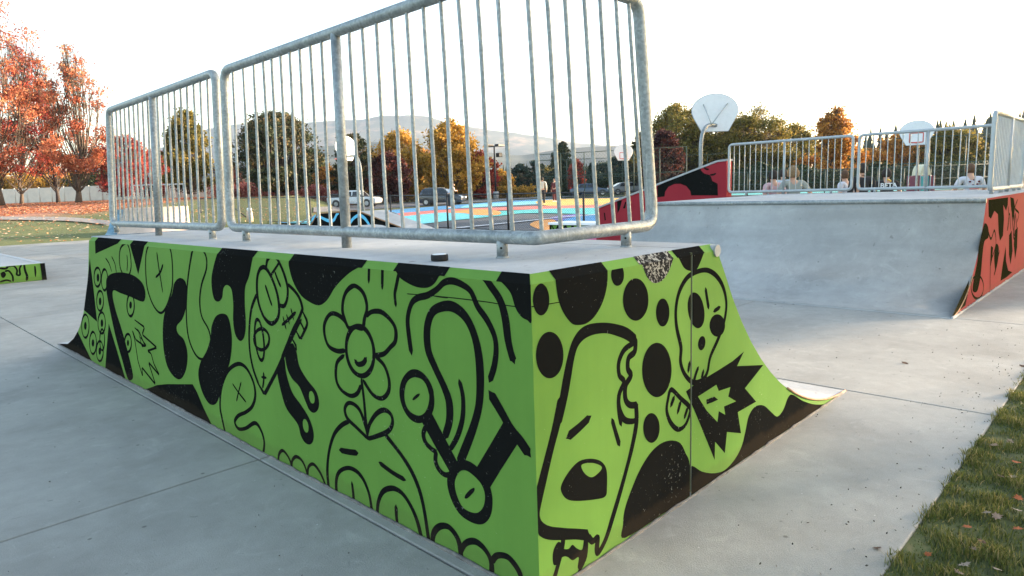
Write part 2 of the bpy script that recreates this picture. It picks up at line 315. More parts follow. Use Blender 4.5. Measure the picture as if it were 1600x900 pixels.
 ('L','painted_drip','k','F',0,[(2.62,1.234),(2.689,1.123),(2.75,1.036),(2.765,0.958),(2.744,0.892),(2.682,0.881),(2.62,0.912),(2.587,0.972),(2.532,0.998),(2.473,0.977),(2.465,0.893),(2.49,0.776),(2.477,0.695),(2.418,0.663),(2.354,0.695),(2.315,0.78),(2.303,0.908),(2.277,1.004),(2.215,1.071),(2.156,1.166),(2.135,1.239)]),
 ('L','painted_blob','k','f',0,[(2.643,0.809),(2.561,0.798),(2.532,0.721),(2.542,0.62),(2.605,0.492),(2.727,0.35),(2.804,0.247),(2.893,0.168),(3.005,0.149),(3.102,0.208),(3.144,0.313),(3.091,0.415),(2.948,0.528),(2.864,0.628),(2.83,0.703),(2.75,0.777)]),
 ('L','painted_rock','k','p',0,[(4.326,-0.024),(4.181,0.043),(4.022,0.093),(3.792,0.143),(3.266,0.237),(3.198,0.19),(3.108,0.094),(2.995,-0.028),(3.526,-0.037)]),
 ('L','painted_cheese','k','s',0.016,[(2.13,0.978),(2.218,0.885),(2.275,0.753),(2.294,0.622),(2.271,0.513),(2.213,0.423)]),
 ('L','painted_cheese','k','z',0.018,[(2.219,0.428),(2.151,0.377),(1.976,0.543),(1.871,0.653),(1.743,0.789),(1.645,0.879)]),
 ('L','painted_cheese','k','s',0.016,[(1.756,1.059),(1.691,1.031),(1.643,0.995),(1.621,0.949),(1.63,0.928),(1.676,0.875),(1.741,0.812),(1.81,0.733),(1.9,0.633)]),
 ('L','painted_eye','k','c',0.018,[(2.044,1.133),(2.005,1.136),(1.964,1.113),(1.92,1.063),(1.887,1.001),(1.876,0.939),(1.889,0.88),(1.93,0.84),(1.987,0.82),(2.046,0.834),(2.093,0.873),(2.124,0.937),(2.126,1.011),(2.106,1.079),(2.074,1.117)]),
 ('L','painted_eye','k','s',0.013,[(2.018,1.034),(2.0,0.999),(1.983,0.965),(1.96,0.927)]),
 ('L','painted_eye','k','s',0.016,[(1.99,1.137),(1.966,1.18),(1.917,1.204),(1.86,1.196),(1.811,1.147),(1.778,1.093),(1.762,1.039),(1.775,0.983),(1.811,0.941),(1.848,0.934),(1.873,0.94)]),
 ('L','painted_eye','k','s',0.012,[(1.832,1.173),(1.885,1.135),(1.94,1.097)]),
 ('L','painted_eye','k','s',0.013,[(1.891,1.118),(1.866,1.077),(1.839,1.042)]),
 ('L','painted_stitch','k','s',0.02,[(1.859,0.828),(1.788,0.863),(1.697,0.914)]),
 ('L','painted_stitch','k','s',0.01,[(1.841,0.875),(1.818,0.811)]),
 ('L','painted_stitch','k','s',0.01,[(1.798,0.89),(1.775,0.845)]),
 ('L','painted_stitch','k','s',0.01,[(1.744,0.929),(1.725,0.874)]),
 ('L','painted_tooth','k','z',0.014,[(1.62,0.926),(1.58,0.879),(1.585,0.858),(1.668,0.771),(1.714,0.822)]),
 ('L','painted_tooth','k','s',0.012,[(1.665,0.877),(1.639,0.852),(1.619,0.827)]),
 ('L','painted_tooth','k','z',0.014,[(1.762,0.767),(1.714,0.723),(1.748,0.685)]),
 ('L','painted_bandage','k','c',0.015,[(2.098,0.715),(2.1,0.669),(2.111,0.627),(2.127,0.598),(2.148,0.584),(2.17,0.589),(2.188,0.612),(2.202,0.649),(2.208,0.695),(2.205,0.743),(2.194,0.784),(2.177,0.813),(2.156,0.825),(2.135,0.82),(2.117,0.797),(2.104,0.76)]),
 ('L','painted_bandage','k','c',0.015,[(2.028,0.725),(2.04,0.7),(2.064,0.677),(2.098,0.658),(2.137,0.648),(2.174,0.648),(2.203,0.657),(2.221,0.675),(2.224,0.699),(2.212,0.725),(2.186,0.748),(2.151,0.766),(2.112,0.776),(2.076,0.775),(2.048,0.765),(2.031,0.748)]),
 ('L','painted_cross','k','s',0.012,[(2.136,0.511),(2.145,0.462),(2.167,0.415)]),
 ('L','painted_cross','k','s',0.01,[(2.169,0.479),(2.108,0.486)]),
 ('L','painted_leg','k','f',0,[(1.966,0.542),(1.921,0.587),(1.867,0.638),(1.858,0.553),(1.808,0.457),(1.716,0.4),(1.641,0.343),(1.607,0.277),(1.618,0.223),(1.658,0.192),(1.709,0.19),(1.75,0.221),(1.778,0.282),(1.887,0.342),(1.932,0.418)]),
 ('L','painted_leg','g','f',0,[(1.656,0.3),(1.656,0.286),(1.66,0.272),(1.668,0.261),(1.678,0.255),(1.69,0.254),(1.701,0.259),(1.71,0.269),(1.715,0.282),(1.715,0.297),(1.711,0.311),(1.703,0.322),(1.692,0.328),(1.681,0.328),(1.67,0.323),(1.661,0.314)]),
 ('L','painted_leg','k','f',0,[(1.854,0.665),(1.804,0.717),(1.754,0.738),(1.721,0.692),(1.704,0.622),(1.636,0.562),(1.548,0.513),(1.524,0.461),(1.539,0.415),(1.586,0.385),(1.634,0.391),(1.669,0.432),(1.723,0.502),(1.796,0.534),(1.843,0.585)]),
 ('L','painted_leg','g','f',0,[(1.567,0.476),(1.567,0.463),(1.571,0.451),(1.579,0.441),(1.589,0.436),(1.6,0.435),(1.61,0.439),(1.618,0.448),(1.623,0.46),(1.623,0.474),(1.619,0.486),(1.612,0.496),(1.601,0.501),(1.59,0.502),(1.58,0.497),(1.572,0.488)]),
 ('L','painted_ghost','k','s',0.018,[(2.777,-0.017),(2.808,0.085),(2.821,0.172),(2.765,0.308),(2.64,0.438),(2.48,0.509),(2.365,0.501),(2.287,0.429),(2.275,0.35),(2.329,0.27),(2.431,0.21),(2.545,0.163),(2.611,0.107),(2.564,0.072),(2.453,0.101),(2.314,0.166),(2.24,0.135),(2.212,0.068),(2.241,-0.015)]),
 ('L','painted_ghost','k','s',0.01,[(2.587,0.362),(2.512,0.321),(2.417,0.278)]),
 ('L','painted_ghost','k','s',0.01,[(2.459,0.395),(2.512,0.321),(2.552,0.258)]),
 ('L','painted_bowl','k','F',0,[(1.718,1.233),(1.73,1.161),(1.698,1.079),(1.626,1.012),(1.532,0.982),(1.447,0.976),(1.368,1.01),(1.281,1.083),(1.157,1.155),(1.043,1.228)]),
 ('L','painted_flower','k','c',0.024,[(1.125,1.099),(1.079,1.092),(1.044,1.069),(1.026,1.032),(1.027,0.993),(1.05,0.952),(1.072,0.905),(1.133,0.903),(1.19,0.891),(1.221,0.933),(1.234,0.972),(1.219,1.027),(1.183,1.071)]),
 ('L','painted_flower','k','s',0.024,[(1.034,0.966),(0.994,0.988),(0.95,0.997),(0.907,0.996),(0.86,0.977),(0.822,0.948),(0.811,0.916),(0.822,0.873),(0.86,0.843),(0.913,0.805),(0.987,0.786)]),
 ('L','painted_flower','k','s',0.024,[(1.197,0.895),(1.218,0.92),(1.265,0.942),(1.322,0.948),(1.367,0.931),(1.408,0.889),(1.419,0.845),(1.407,0.799),(1.376,0.77),(1.305,0.761),(1.237,0.774)]),
 ('L','painted_flower','k','s',0.023,[(1.249,0.748),(1.32,0.698),(1.338,0.614),(1.301,0.567),(1.22,0.55),(1.155,0.574),(1.118,0.62)]),
 ('L','painted_flower','k','s',0.023,[(0.98,0.783),(0.915,0.75),(0.885,0.687),(0.897,0.63),(0.952,0.589),(1.025,0.595),(1.095,0.65)]),
 ('L','painted_flower','k','c',0.026,[(0.991,0.814),(0.997,0.767),(1.018,0.724),(1.054,0.69),(1.097,0.671),(1.143,0.67),(1.184,0.687),(1.213,0.721),(1.225,0.766),(1.219,0.814),(1.195,0.859),(1.158,0.892),(1.113,0.909),(1.068,0.908),(1.03,0.889),(1.003,0.856)]),
 ('L','painted_flower','k','s',0.026,[(1.154,0.737),(1.131,0.722),(1.085,0.735),(1.058,0.762)]),
 ('L','painted_stem','k','s',0.022,[(1.11,0.654),(1.1,0.552),(1.096,0.449),(1.089,0.374)]),
 ('L','painted_leaf','k','s',0.023,[(1.092,0.364),(1.181,0.397),(1.259,0.426),(1.277,0.47),(1.242,0.508),(1.186,0.512),(1.136,0.486),(1.1,0.415),(1.089,0.378)]),
 ('L','painted_leaf','k','s',0.024,[(1.089,0.391),(1.064,0.443),(1.003,0.505),(0.937,0.537),(0.887,0.526),(0.879,0.487),(0.916,0.441),(1.004,0.397),(1.091,0.361)]),
 ('L','painted_pot','k','s',0.024,[(1.492,-0.013),(1.494,0.084),(1.463,0.198),(1.401,0.306),(1.322,0.375),(1.243,0.416)]),
 ('L','painted_pot','k','s',0.026,[(0.944,0.42),(0.881,0.383),(0.813,0.34),(0.748,0.282),(0.701,0.206),(0.676,0.114),(0.657,-0.015)]),
 ('L','painted_dash','k','s',0.03,[(1.351,0.238),(1.269,0.25),(1.191,0.265)]),
 ('L','painted_dash','k','s',0.026,[(1.003,0.264),(0.903,0.244),(0.81,0.236)]),
 ('L','painted_arch','k','s',0.024,[(1.417,-0.014),(1.409,0.061),(1.371,0.118),(1.29,0.16),(1.213,0.165),(1.151,0.136),(1.109,0.071),(1.096,-0.013)]),
 ('L','painted_arch','k','s',0.026,[(1.05,-0.018),(1.039,0.049),(0.992,0.123),(0.911,0.165),(0.838,0.163),(0.778,0.122),(0.736,0.064),(0.71,-0.009)]),
 ('L','painted_arch','k','s',0.022,[(1.26,0.091),(1.255,0.038),(1.255,-0.013)]),
 ('L','painted_arch','k','s',0.024,[(0.891,0.083),(0.893,0.032),(0.887,-0.013)]),
 ('L','painted_scallop','k','s',0.02,[(2.051,-0.019),(2.033,0.038),(1.983,0.075),(1.928,0.059),(1.894,0.024),(1.886,-0.019)]),
 ('L','painted_scallop','k','s',0.02,[(1.889,-0.007),(1.876,0.041),(1.826,0.079),(1.763,0.074),(1.723,0.033),(1.709,-0.013)]),
 ('L','painted_scallop','k','s',0.02,[(1.708,0.006),(1.694,0.053),(1.639,0.086),(1.582,0.065),(1.544,0.028),(1.518,-0.016)]),
 ('L','painted_scallop','k','s',0.03,[(0.632,-0.006),(0.621,0.043),(0.578,0.089),(0.52,0.109),(0.474,0.09),(0.45,0.055),(0.443,-0.005)]),
 ('L','painted_scallop','k','s',0.028,[(0.444,0.023),(0.412,0.071),(0.358,0.101),(0.31,0.097),(0.274,0.073),(0.258,0.042),(0.259,-0.002)]),
 ('L','painted_scallop','k','s',0.028,[(0.255,0.051),(0.224,0.088),(0.17,0.105),(0.13,0.09),(0.1,0.059),(0.083,0.004)]),
 ('L','painted_dash','k','s',0.02,[(0.985,1.201),(0.996,1.126)]),
 ('L','painted_dash','k','s',0.02,[(0.882,1.204),(0.894,1.105)]),
 ('L','painted_dash','k','s',0.02,[(0.765,1.179),(0.79,1.12),(0.803,1.085),(0.8,1.036)]),
 ('L','painted_bowl','k','F',0,[(0.805,1.235),(0.787,1.189),(0.749,1.157),(0.66,1.132),(0.582,1.132),(0.529,1.153),(0.485,1.197),(0.463,1.236)]),
 ('L','painted_ear','k','s',0.028,[(0.708,0.839),(0.719,0.92),(0.72,0.989),(0.689,1.055),(0.643,1.085),(0.576,1.102),(0.515,1.131),(0.468,1.162),(0.415,1.172),(0.354,1.16),(0.31,1.137),(0.277,1.084),(0.229,1.038),(0.192,0.982),(0.185,0.928),(0.198,0.865),(0.226,0.803)]),
 ('L','painted_ear','k','s',0.042,[(0.511,0.51),(0.477,0.586),(0.472,0.666),(0.5,0.728),(0.549,0.797),(0.591,0.869),(0.591,0.959),(0.556,1.029),(0.495,1.061),(0.422,1.069),(0.354,1.04),(0.309,0.983),(0.284,0.903),(0.279,0.8),(0.293,0.692),(0.329,0.598),(0.382,0.497),(0.427,0.416)]),
 ('L','painted_ear','k','s',0.026,[(0.402,0.77),(0.385,0.705),(0.394,0.616),(0.432,0.529),(0.481,0.463)]),
 ('L','painted_ear','k','s',0.036,[(0.262,1.241),(0.207,1.175),(0.155,1.12),(0.131,1.054),(0.121,0.977),(0.108,0.929),(0.096,0.901)]),
 ('L','painted_patch','k','F',0,[(0.172,1.232),(0.155,1.193),(0.121,1.171),(0.096,1.145),(0.077,1.098),(0.051,1.07),(0.022,1.06),(-0.001,1.061),(-0.005,1.235)]),
 ('L','painted_joint','k','c',0.034,[(0.585,0.68),(0.587,0.64),(0.604,0.602),(0.634,0.571),(0.672,0.551),(0.713,0.547),(0.751,0.558),(0.779,0.584),(0.793,0.621),(0.79,0.662),(0.771,0.702),(0.739,0.733),(0.7,0.751),(0.659,0.753),(0.624,0.741),(0.598,0.715)]),
 ('L','painted_joint','k','f',0,[(0.666,0.667),(0.665,0.664),(0.668,0.658),(0.675,0.651),(0.685,0.644),(0.695,0.637),(0.705,0.631),(0.713,0.628),(0.718,0.628),(0.719,0.631),(0.715,0.637),(0.708,0.644),(0.699,0.651),(0.688,0.659),(0.678,0.664),(0.67,0.667)]),
 ('L','painted_joint','k','p',0,[(0.661,0.541),(0.59,0.597),(0.512,0.508),(0.436,0.418),(0.481,0.353),(0.572,0.446)]),
 ('L','painted_joint','k','c',0.046,[(0.446,0.393),(0.392,0.419),(0.335,0.412),(0.283,0.382),(0.259,0.331),(0.269,0.266),(0.309,0.218),(0.367,0.202),(0.432,0.213),(0.475,0.265),(0.485,0.328)]),
 ('L','painted_joint','k','f',0,[(0.341,0.336),(0.339,0.332),(0.342,0.324),(0.35,0.313),(0.361,0.301),(0.373,0.289),(0.385,0.279),(0.395,0.274),(0.401,0.273),(0.403,0.276),(0.4,0.285),(0.392,0.296),(0.381,0.308),(0.369,0.32),(0.357,0.329),(0.347,0.335)]),
 ('L','painted_joint','k','p',0,[(0.328,0.42),(0.242,0.538),(0.158,0.656),(0.083,0.593),(0.182,0.459),(0.256,0.354),(0.283,0.396)]),
 ('L','painted_joint','k','s',0.044,[(0.224,0.751),(0.17,0.691),(0.122,0.635),(0.074,0.597),(0.035,0.56)]),
 ('L','painted_joint','k','s',0.026,[(0.636,0.526),(0.655,0.488),(0.642,0.453),(0.602,0.434),(0.574,0.429)]),
 ('L','painted_joint','k','s',0.026,[(0.573,0.432),(0.581,0.387),(0.561,0.354),(0.524,0.341),(0.489,0.351)]),
 ('L','hairline_crack','k','s',0.004,[(0.715,1.096),(0.639,1.099),(0.56,1.103),(0.531,1.102),(0.496,1.101),(0.449,1.102)]),
 ('L','hairline_crack','k','s',0.004,[(0.538,1.103),(0.412,1.105),(0.29,1.106),(0.204,1.106),(0.108,1.103),(0.005,1.106)]),
 ('R','hairline_crack','k','s',0.004,[(-0.093,1.128),(-0.033,1.114),(0.034,1.108),(0.135,1.105),(0.203,1.102),(0.255,1.111),(0.321,1.107),(0.418,1.108)]),
 ('R','painted_spot','k','f',0,[(0.096,1.122),(0.092,1.1),(0.081,1.083),(0.066,1.073),(0.049,1.071),(0.033,1.078),(0.019,1.093),(0.011,1.112),(0.008,1.135),(0.013,1.156),(0.023,1.173),(0.037,1.183),(0.054,1.186),(0.07,1.179),(0.084,1.165),(0.093,1.145)]),
 ('R','painted_spot','k','f',0,[(0.168,0.902),(0.161,0.869),(0.143,0.844),(0.117,0.831),(0.087,0.831),(0.058,0.844),(0.035,0.868),(0.02,0.899),(0.016,0.933),(0.023,0.964),(0.04,0.989),(0.064,1.003),(0.094,1.004),(0.123,0.992),(0.147,0.969),(0.163,0.937)]),
 ('R','painted_bowl','k','F',0,[(0.134,1.244),(0.133,1.188),(0.144,1.123),(0.17,1.067),(0.213,1.019),(0.251,1.002),(0.311,0.999),(0.366,1.02),(0.417,1.068),(0.447,1.133),(0.451,1.23)]),
 ('R','painted_spot','k','f',0,[(0.563,1.159),(0.56,1.142),(0.55,1.128),(0.535,1.12),(0.517,1.119),(0.5,1.124),(0.486,1.136),(0.477,1.152),(0.474,1.169),(0.478,1.186),(0.487,1.2),(0.502,1.208),(0.519,1.21),(0.536,1.205),(0.551,1.193),(0.56,1.177)]),
 ('R','painted_spot','k','f',0,[(0.743,1.031),(0.736,0.996),(0.714,0.97),(0.682,0.955),(0.645,0.954),(0.609,0.967),(0.58,0.991),(0.56,1.023),(0.554,1.057),(0.562,1.09),(0.582,1.116),(0.612,1.132),(0.648,1.134),(0.684,1.123),(0.715,1.099),(0.736,1.067)]),
 ('R','painted_spot','k','f',0,[(0.914,0.948),(0.91,0.924),(0.897,0.905),(0.879,0.894),(0.858,0.893),(0.836,0.901),(0.819,0.918),(0.807,0.94),(0.803,0.965),(0.807,0.988),(0.819,1.007),(0.837,1.018),(0.858,1.019),(0.879,1.012),(0.897,0.995),(0.91,0.973)]),
 ('R','painted_spot','k','f',0,[(0.933,0.677),(0.923,0.63),(0.896,0.595),(0.855,0.577),(0.808,0.579),(0.763,0.6),(0.725,0.636),(0.7,0.681),(0.692,0.73),(0.701,0.774),(0.726,0.808),(0.764,0.827),(0.809,0.828),(0.856,0.81),(0.896,0.775),(0.923,0.728)]),
 ('R','painted_spot','k','f',0,[(0.831,0.429),(0.826,0.404),(0.811,0.385),(0.789,0.377),(0.763,0.379),(0.738,0.392),(0.717,0.413),(0.703,0.44),(0.698,0.467),(0.703,0.492),(0.717,0.51),(0.739,0.519),(0.764,0.517),(0.789,0.505),(0.811,0.484),(0.826,0.458)]),
 ('R','worn_bowl','k','F',0,[(0.678,1.237),(0.697,1.185),(0.734,1.13),(0.785,1.098),(0.846,1.098),(0.899,1.126),(0.936,1.17),(0.95,1.229)]),
 ('R','painted_bowl','k','F',0,[(0.982,1.23),(1.001,1.179),(1.045,1.134),(1.108,1.114),(1.159,1.117),(1.199,1.154),(1.233,1.232)]),
 ('R','painted_hill','k','f',0,[(0.551,0.013),(0.539,0.08),(0.553,0.144),(0.597,0.207),(0.667,0.281),(0.754,0.334),(0.844,0.352),(0.937,0.338),(1.015,0.3),(1.062,0.237),(1.101,0.169),(1.111,0.004),(0.861,0.005)]),
 ('R','painted_hill','k','f',0,[(1.11,0.15),(1.225,0.088),(1.35,0.037),(1.469,0.015),(1.579,0.037),(1.66,0.085),(1.705,0.159),(1.742,0.235),(1.822,0.27),(1.935,0.247),(2.041,0.18),(2.129,0.129),(2.213,0.147),(2.283,0.208),(2.355,0.207),(2.534,0.12),(2.761,0.039),(3.004,-0.008),(3.306,-0.003),(2.923,-0.018),(2.37,-0.013),(1.904,-0.003),(1.506,-0.0),(1.111,0.003)]),
 ('R','painted_head','k','s',0.046,[(0.644,0.868),(0.578,0.91),(0.502,0.94),(0.429,0.96),(0.344,0.969),(0.283,0.961),(0.239,0.932),(0.211,0.882),(0.187,0.812),(0.162,0.734),(0.126,0.643)]),
 ('R','painted_head','k','s',0.046,[(0.155,0.743),(0.118,0.644),(0.077,0.555),(0.038,0.467),(0.004,0.387),(-0.01,0.333),(0.006,0.285),(0.053,0.242),(0.134,0.203),(0.225,0.165),(0.294,0.132)]),
 ('R','painted_head','k','s',0.03,[(0.644,0.878),(0.637,0.823),(0.592,0.804),(0.585,0.759),(0.607,0.724),(0.567,0.688),(0.566,0.632),(0.597,0.598),(0.651,0.584)]),
 ('R','painted_head','k','s',0.026,[(0.633,0.861),(0.561,0.845),(0.521,0.8),(0.523,0.745),(0.556,0.709),(0.521,0.662),(0.517,0.598),(0.533,0.528)]),
 ('R','painted_head','k','s',0.026,[(0.518,0.671),(0.52,0.605),(0.557,0.544),(0.62,0.519),(0.647,0.524)]),
 ('R','painted_head','k','s',0.03,[(0.644,0.592),(0.646,0.504),(0.612,0.407),(0.566,0.315),(0.516,0.226),(0.463,0.139),(0.416,0.067),(0.366,0.028),(0.353,0.046),(0.357,0.094),(0.324,0.093),(0.296,0.126)]),
 ('R','painted_mouth','k','f',0,[(0.134,0.383),(0.151,0.415),(0.201,0.447),(0.255,0.46),(0.33,0.444),(0.394,0.41),(0.427,0.362),(0.428,0.286),(0.416,0.253),(0.354,0.263),(0.229,0.302),(0.164,0.336)]),
 ('R','painted_mouth','g','f',0,[(0.263,0.44),(0.33,0.426),(0.389,0.393),(0.383,0.375),(0.328,0.367),(0.28,0.4)]),
 ('R','painted_brow','k','s',0.038,[(0.185,0.579),(0.252,0.596),(0.318,0.618)]),
 ('R','painted_brow','k','s',0.024,[(0.469,0.568),(0.494,0.505),(0.519,0.444)]),
 ('R','painted_bow','k','f',0,[(0.079,0.105),(0.081,0.154),(0.11,0.18),(0.135,0.16),(0.144,0.138),(0.173,0.126),(0.197,0.132),(0.223,0.106),(0.257,0.087),(0.272,0.13),(0.292,0.081),(0.27,0.049),(0.248,0.01),(0.226,0.022),(0.233,0.063),(0.195,0.067),(0.163,0.096),(0.133,0.107),(0.099,0.092)]),
 ('R','painted_bow','k','s',0.026,[(0.143,0.19),(0.134,0.144),(0.11,0.092),(0.083,0.042)]),
 ('R','painted_bow','k','s',0.024,[(0.286,0.13),(0.277,0.046),(0.234,0.007)]),
 ('R','painted_skull','k','c',0.026,[(1.138,1.103),(1.252,1.103),(1.351,1.064),(1.427,0.995),(1.462,0.907),(1.441,0.821),(1.38,0.742),(1.299,0.664),(1.27,0.593),(1.218,0.562),(1.13,0.572),(1.053,0.628),(1.013,0.697),(1.016,0.768),(0.978,0.867),(0.97,0.949),(0.996,1.025),(1.059,1.082)]),
 ('R','painted_skull','k','f',0,[(1.233,0.914),(1.237,0.879),(1.229,0.851),(1.208,0.833),(1.18,0.829),(1.148,0.839),(1.118,0.861),(1.094,0.892),(1.079,0.927),(1.075,0.96),(1.084,0.988),(1.103,1.006),(1.13,1.01),(1.161,1.002),(1.192,0.981),(1.217,0.95)]),
 ('R','painted_skull','k','f',0,[(1.451,0.797),(1.445,0.776),(1.427,0.76),(1.4,0.752),(1.369,0.753),(1.338,0.763),(1.311,0.78),(1.294,0.802),(1.287,0.825),(1.293,0.845),(1.31,0.861),(1.336,0.869),(1.366,0.868),(1.398,0.859),(1.425,0.842),(1.444,0.82)]),
 ('R','painted_skull','k','f',0,[(1.247,0.74),(1.241,0.728),(1.23,0.719),(1.216,0.715),(1.202,0.716),(1.189,0.723),(1.18,0.733),(1.175,0.746),(1.176,0.759),(1.182,0.771),(1.193,0.78),(1.206,0.784),(1.221,0.783),(1.234,0.777),(1.243,0.767),(1.248,0.754)]),
 ('R','painted_skull','k','s',0.016,[(1.245,1.013),(1.259,0.969),(1.277,0.913)]),
 ('R','painted_skull','k','s',0.022,[(1.33,0.889),(1.393,0.9)]),
 ('R','painted_skull','k','s',0.016,[(1.096,0.679),(1.083,0.635)]),
 ('R','painted_skull','k','s',0.016,[(1.179,0.635),(1.159,0.612),(1.138,0.579)]),
 ('R','painted_skull','k','s',0.016,[(1.23,0.609),(1.214,0.573)]),
 ('R','painted_shell','k','c',0.024,[(0.931,0.584),(0.903,0.546),(0.892,0.492),(0.927,0.426),(0.991,0.376),(1.054,0.377),(1.095,0.417),(1.1,0.455),(1.014,0.522)]),
 ('R','painted_shell','k','s',0.017,[(0.956,0.543),(0.927,0.507)]),
 ('R','painted_shell','k','s',0.017,[(1.014,0.505),(0.987,0.458)]),
 ('R','painted_shell','k','s',0.017,[(1.078,0.457),(1.05,0.417)]),
 ('R','painted_star','k','p',0,[(1.063,0.543),(1.155,0.56),(1.35,0.574),(1.538,0.591),(1.67,0.617),(1.593,0.553),(1.918,0.49),(1.69,0.408),(1.834,0.296),(1.609,0.295),(1.652,0.164),(1.488,0.219),(1.466,0.109),(1.358,0.204),(1.355,0.107),(1.222,0.31),(1.146,0.425)]),
 ('R','painted_star','g','p',0,[(1.177,0.49),(1.363,0.505),(1.389,0.466),(1.517,0.456),(1.494,0.411),(1.584,0.362),(1.448,0.369),(1.463,0.32),(1.392,0.359),(1.379,0.304),(1.264,0.396)]),
 ('R','painted_star','k','p',0,[(1.259,0.454),(1.341,0.449),(1.383,0.422),(1.326,0.423),(1.264,0.428)]),
 ('F','painted_drip','k','p',0,[(8.215,1.2),(9.596,1.187),(9.613,1.086),(9.512,1.009),(9.268,1.099),(9.395,0.912),(9.411,0.682),(9.206,0.625),(9.057,0.753),(8.915,0.993),(8.659,1.048),(8.466,0.958),(8.299,0.996)]),
 ('F','painted_drip','k','f',0,[(7.987,0.866),(8.133,0.923),(8.328,0.855),(8.381,0.735),(8.147,0.701),(8.08,0.53),(8.054,0.304),(7.91,0.124),(7.622,0.172),(7.692,0.345),(7.802,0.516),(7.816,0.656)]),
 ('F','painted_ring','k','c',0.03,[(8.282,0.124),(8.272,0.07),(8.202,0.032),(8.085,0.017),(7.942,0.026),(7.795,0.057),(7.667,0.105),(7.575,0.162),(7.531,0.22),(7.541,0.271),(7.603,0.308),(7.71,0.325),(7.847,0.32),(7.994,0.292),(8.13,0.245),(8.232,0.186)]),
 ('F','painted_splash','k','p',0,[(9.69,0.516),(9.809,0.296),(10.042,0.138),(10.418,0.072),(9.938,0.052),(9.468,0.058),(9.55,0.275)]),
 ('F','painted_splash','k','p',0,[(7.389,0.321),(7.395,0.182),(7.275,0.041),(6.551,0.01),(6.868,0.11)]),
 ('F','painted_splash','k','p',0,[(8.593,0.612),(8.743,0.578),(8.73,0.425),(8.652,0.324)]),
 ('F','painted_dash','k','s',0.032,[(8.597,0.601),(8.652,0.324),(8.737,0.026)]),
 ('F','painted_dash','k','s',0.032,[(8.317,0.824),(8.56,0.701),(8.754,0.795),(8.92,0.607),(8.667,0.41)]),
 ('F','painted_dash','k','s',0.032,[(9.65,1.061),(9.801,0.867),(9.722,0.731),(9.802,0.961),(10.007,0.712)]),
 ('F','painted_dash','k','s',0.032,[(9.909,1.097),(10.1,0.826),(10.355,0.614),(10.268,0.938),(10.569,0.674)]),
 ('F','painted_dash','k','s',0.032,[(9.178,0.473),(9.114,0.32),(8.954,0.201),(9.234,0.49)]),
 ('F','painted_dash','k','s',0.032,[(9.818,1.148),(9.902,1.051),(10.108,0.97),(10.253,0.842),(10.263,0.621),(10.451,0.533)]),
 ('F','painted_dash','k','s',0.032,[(10.406,1.128),(10.235,1.013),(10.609,0.922),(10.51,0.803)]),
 ('F','painted_splash','k','p',0,[(9.76,1.185),(10.053,1.159),(10.223,1.037),(10.174,0.822),(9.923,1.002)]),
 ('F','painted_splash','k','f',0,[(8.944,0.605),(9.151,0.543),(9.151,0.384),(9.015,0.262),(8.858,0.457)]),
 ('F','painted_splash','k','p',0,[(10.382,0.687),(10.609,0.722),(10.69,0.413),(10.582,0.245),(10.351,0.491)]),
 ('F','painted_splash','k','p',0,[(9.895,0.648),(10.081,0.707),(10.304,0.396),(10.212,0.206),(9.998,0.374)]),
 ('W','painted_cloud','k','p',0,[(7.675,1.469),(7.469,1.573),(7.004,1.75),(6.514,1.901),(6.474,1.811),(6.396,1.738),(6.255,1.699),(6.221,1.657),(6.184,1.556),(6.05,1.489),(6.039,1.217),(6.733,1.229),(6.76,1.337),(6.868,1.459),(7.031,1.516),(7.195,1.516),(7.362,1.448),(7.447,1.34),(7.469,1.218),(7.675,1.196)]),
 ('W','painted_letter','k','p',0,[(9.338,0.824),(9.298,0.808),(9.269,0.616),(9.315,0.605)]),
 ('W','painted_letter','k','p',0,[(9.107,0.969),(9.022,1.029),(9.001,0.692),(9.071,0.731),(9.056,0.903)]),
 ('W','painted_letter','k','p',0,[(8.903,1.111),(8.744,1.141),(8.82,0.902),(8.891,0.798)]),
 ('W','painted_letter','k','p',0,[(8.718,0.928),(8.641,1.108),(8.61,1.082),(8.649,0.927)]),
 ('W','painted_dash','k','s',0.04,[(6.397,1.877),(6.345,1.84),(6.281,1.83)]),
 ('W','painted_dash','k','s',0.04,[(6.237,1.699),(6.166,1.701),(6.101,1.726)]),
 ('B','painted_letter','k','f',0,[(0.733,0.216),(0.788,0.244),(0.814,0.184),(0.779,0.125),(0.739,0.136)]),
 ('B','painted_letter','k','s',0.04,[(0.733,0.318),(0.823,0.302),(0.874,0.348),(0.895,0.329)]),
 ('B','painted_letter','k','s',0.034,[(0.702,0.049),(0.807,0.071),(0.88,0.039)]),
 ('B','painted_letter','k','s',0.034,[(0.911,0.344),(0.965,0.333),(1.002,0.249),(0.988,0.164),(1.038,0.153),(1.047,0.273),(1.084,0.343)]),
 ('B','painted_letter','k','s',0.034,[(0.807,0.247),(0.867,0.249),(0.915,0.144),(0.912,0.035)]),
 ('B','painted_letter','k','s',0.04,[(1.132,0.35),(1.133,0.234),(1.153,0.116),(1.138,0.031)]),
 ('B','painted_letter','k','f',0,[(1.293,0.29),(1.317,0.29),(1.319,0.185),(1.297,0.076),(1.284,0.13)]),
 ('B','painted_letter','k','p',0,[(1.425,0.343),(1.499,0.342),(1.484,0.019),(1.407,0.014),(1.458,0.111),(1.471,0.227)]),
 ('P','painted_loop','k','s',0.11,[(20.981,0.591),(20.81,0.744),(20.51,0.801),(20.164,0.71),(19.823,0.638),(19.475,0.659),(19.246,0.859),(19.104,0.913)]),
 ('P','painted_loop','k','s',0.11,[(18.428,0.578),(18.219,0.721),(17.893,0.827),(17.593,0.759),(17.371,0.589),(17.266,0.453)]),
]
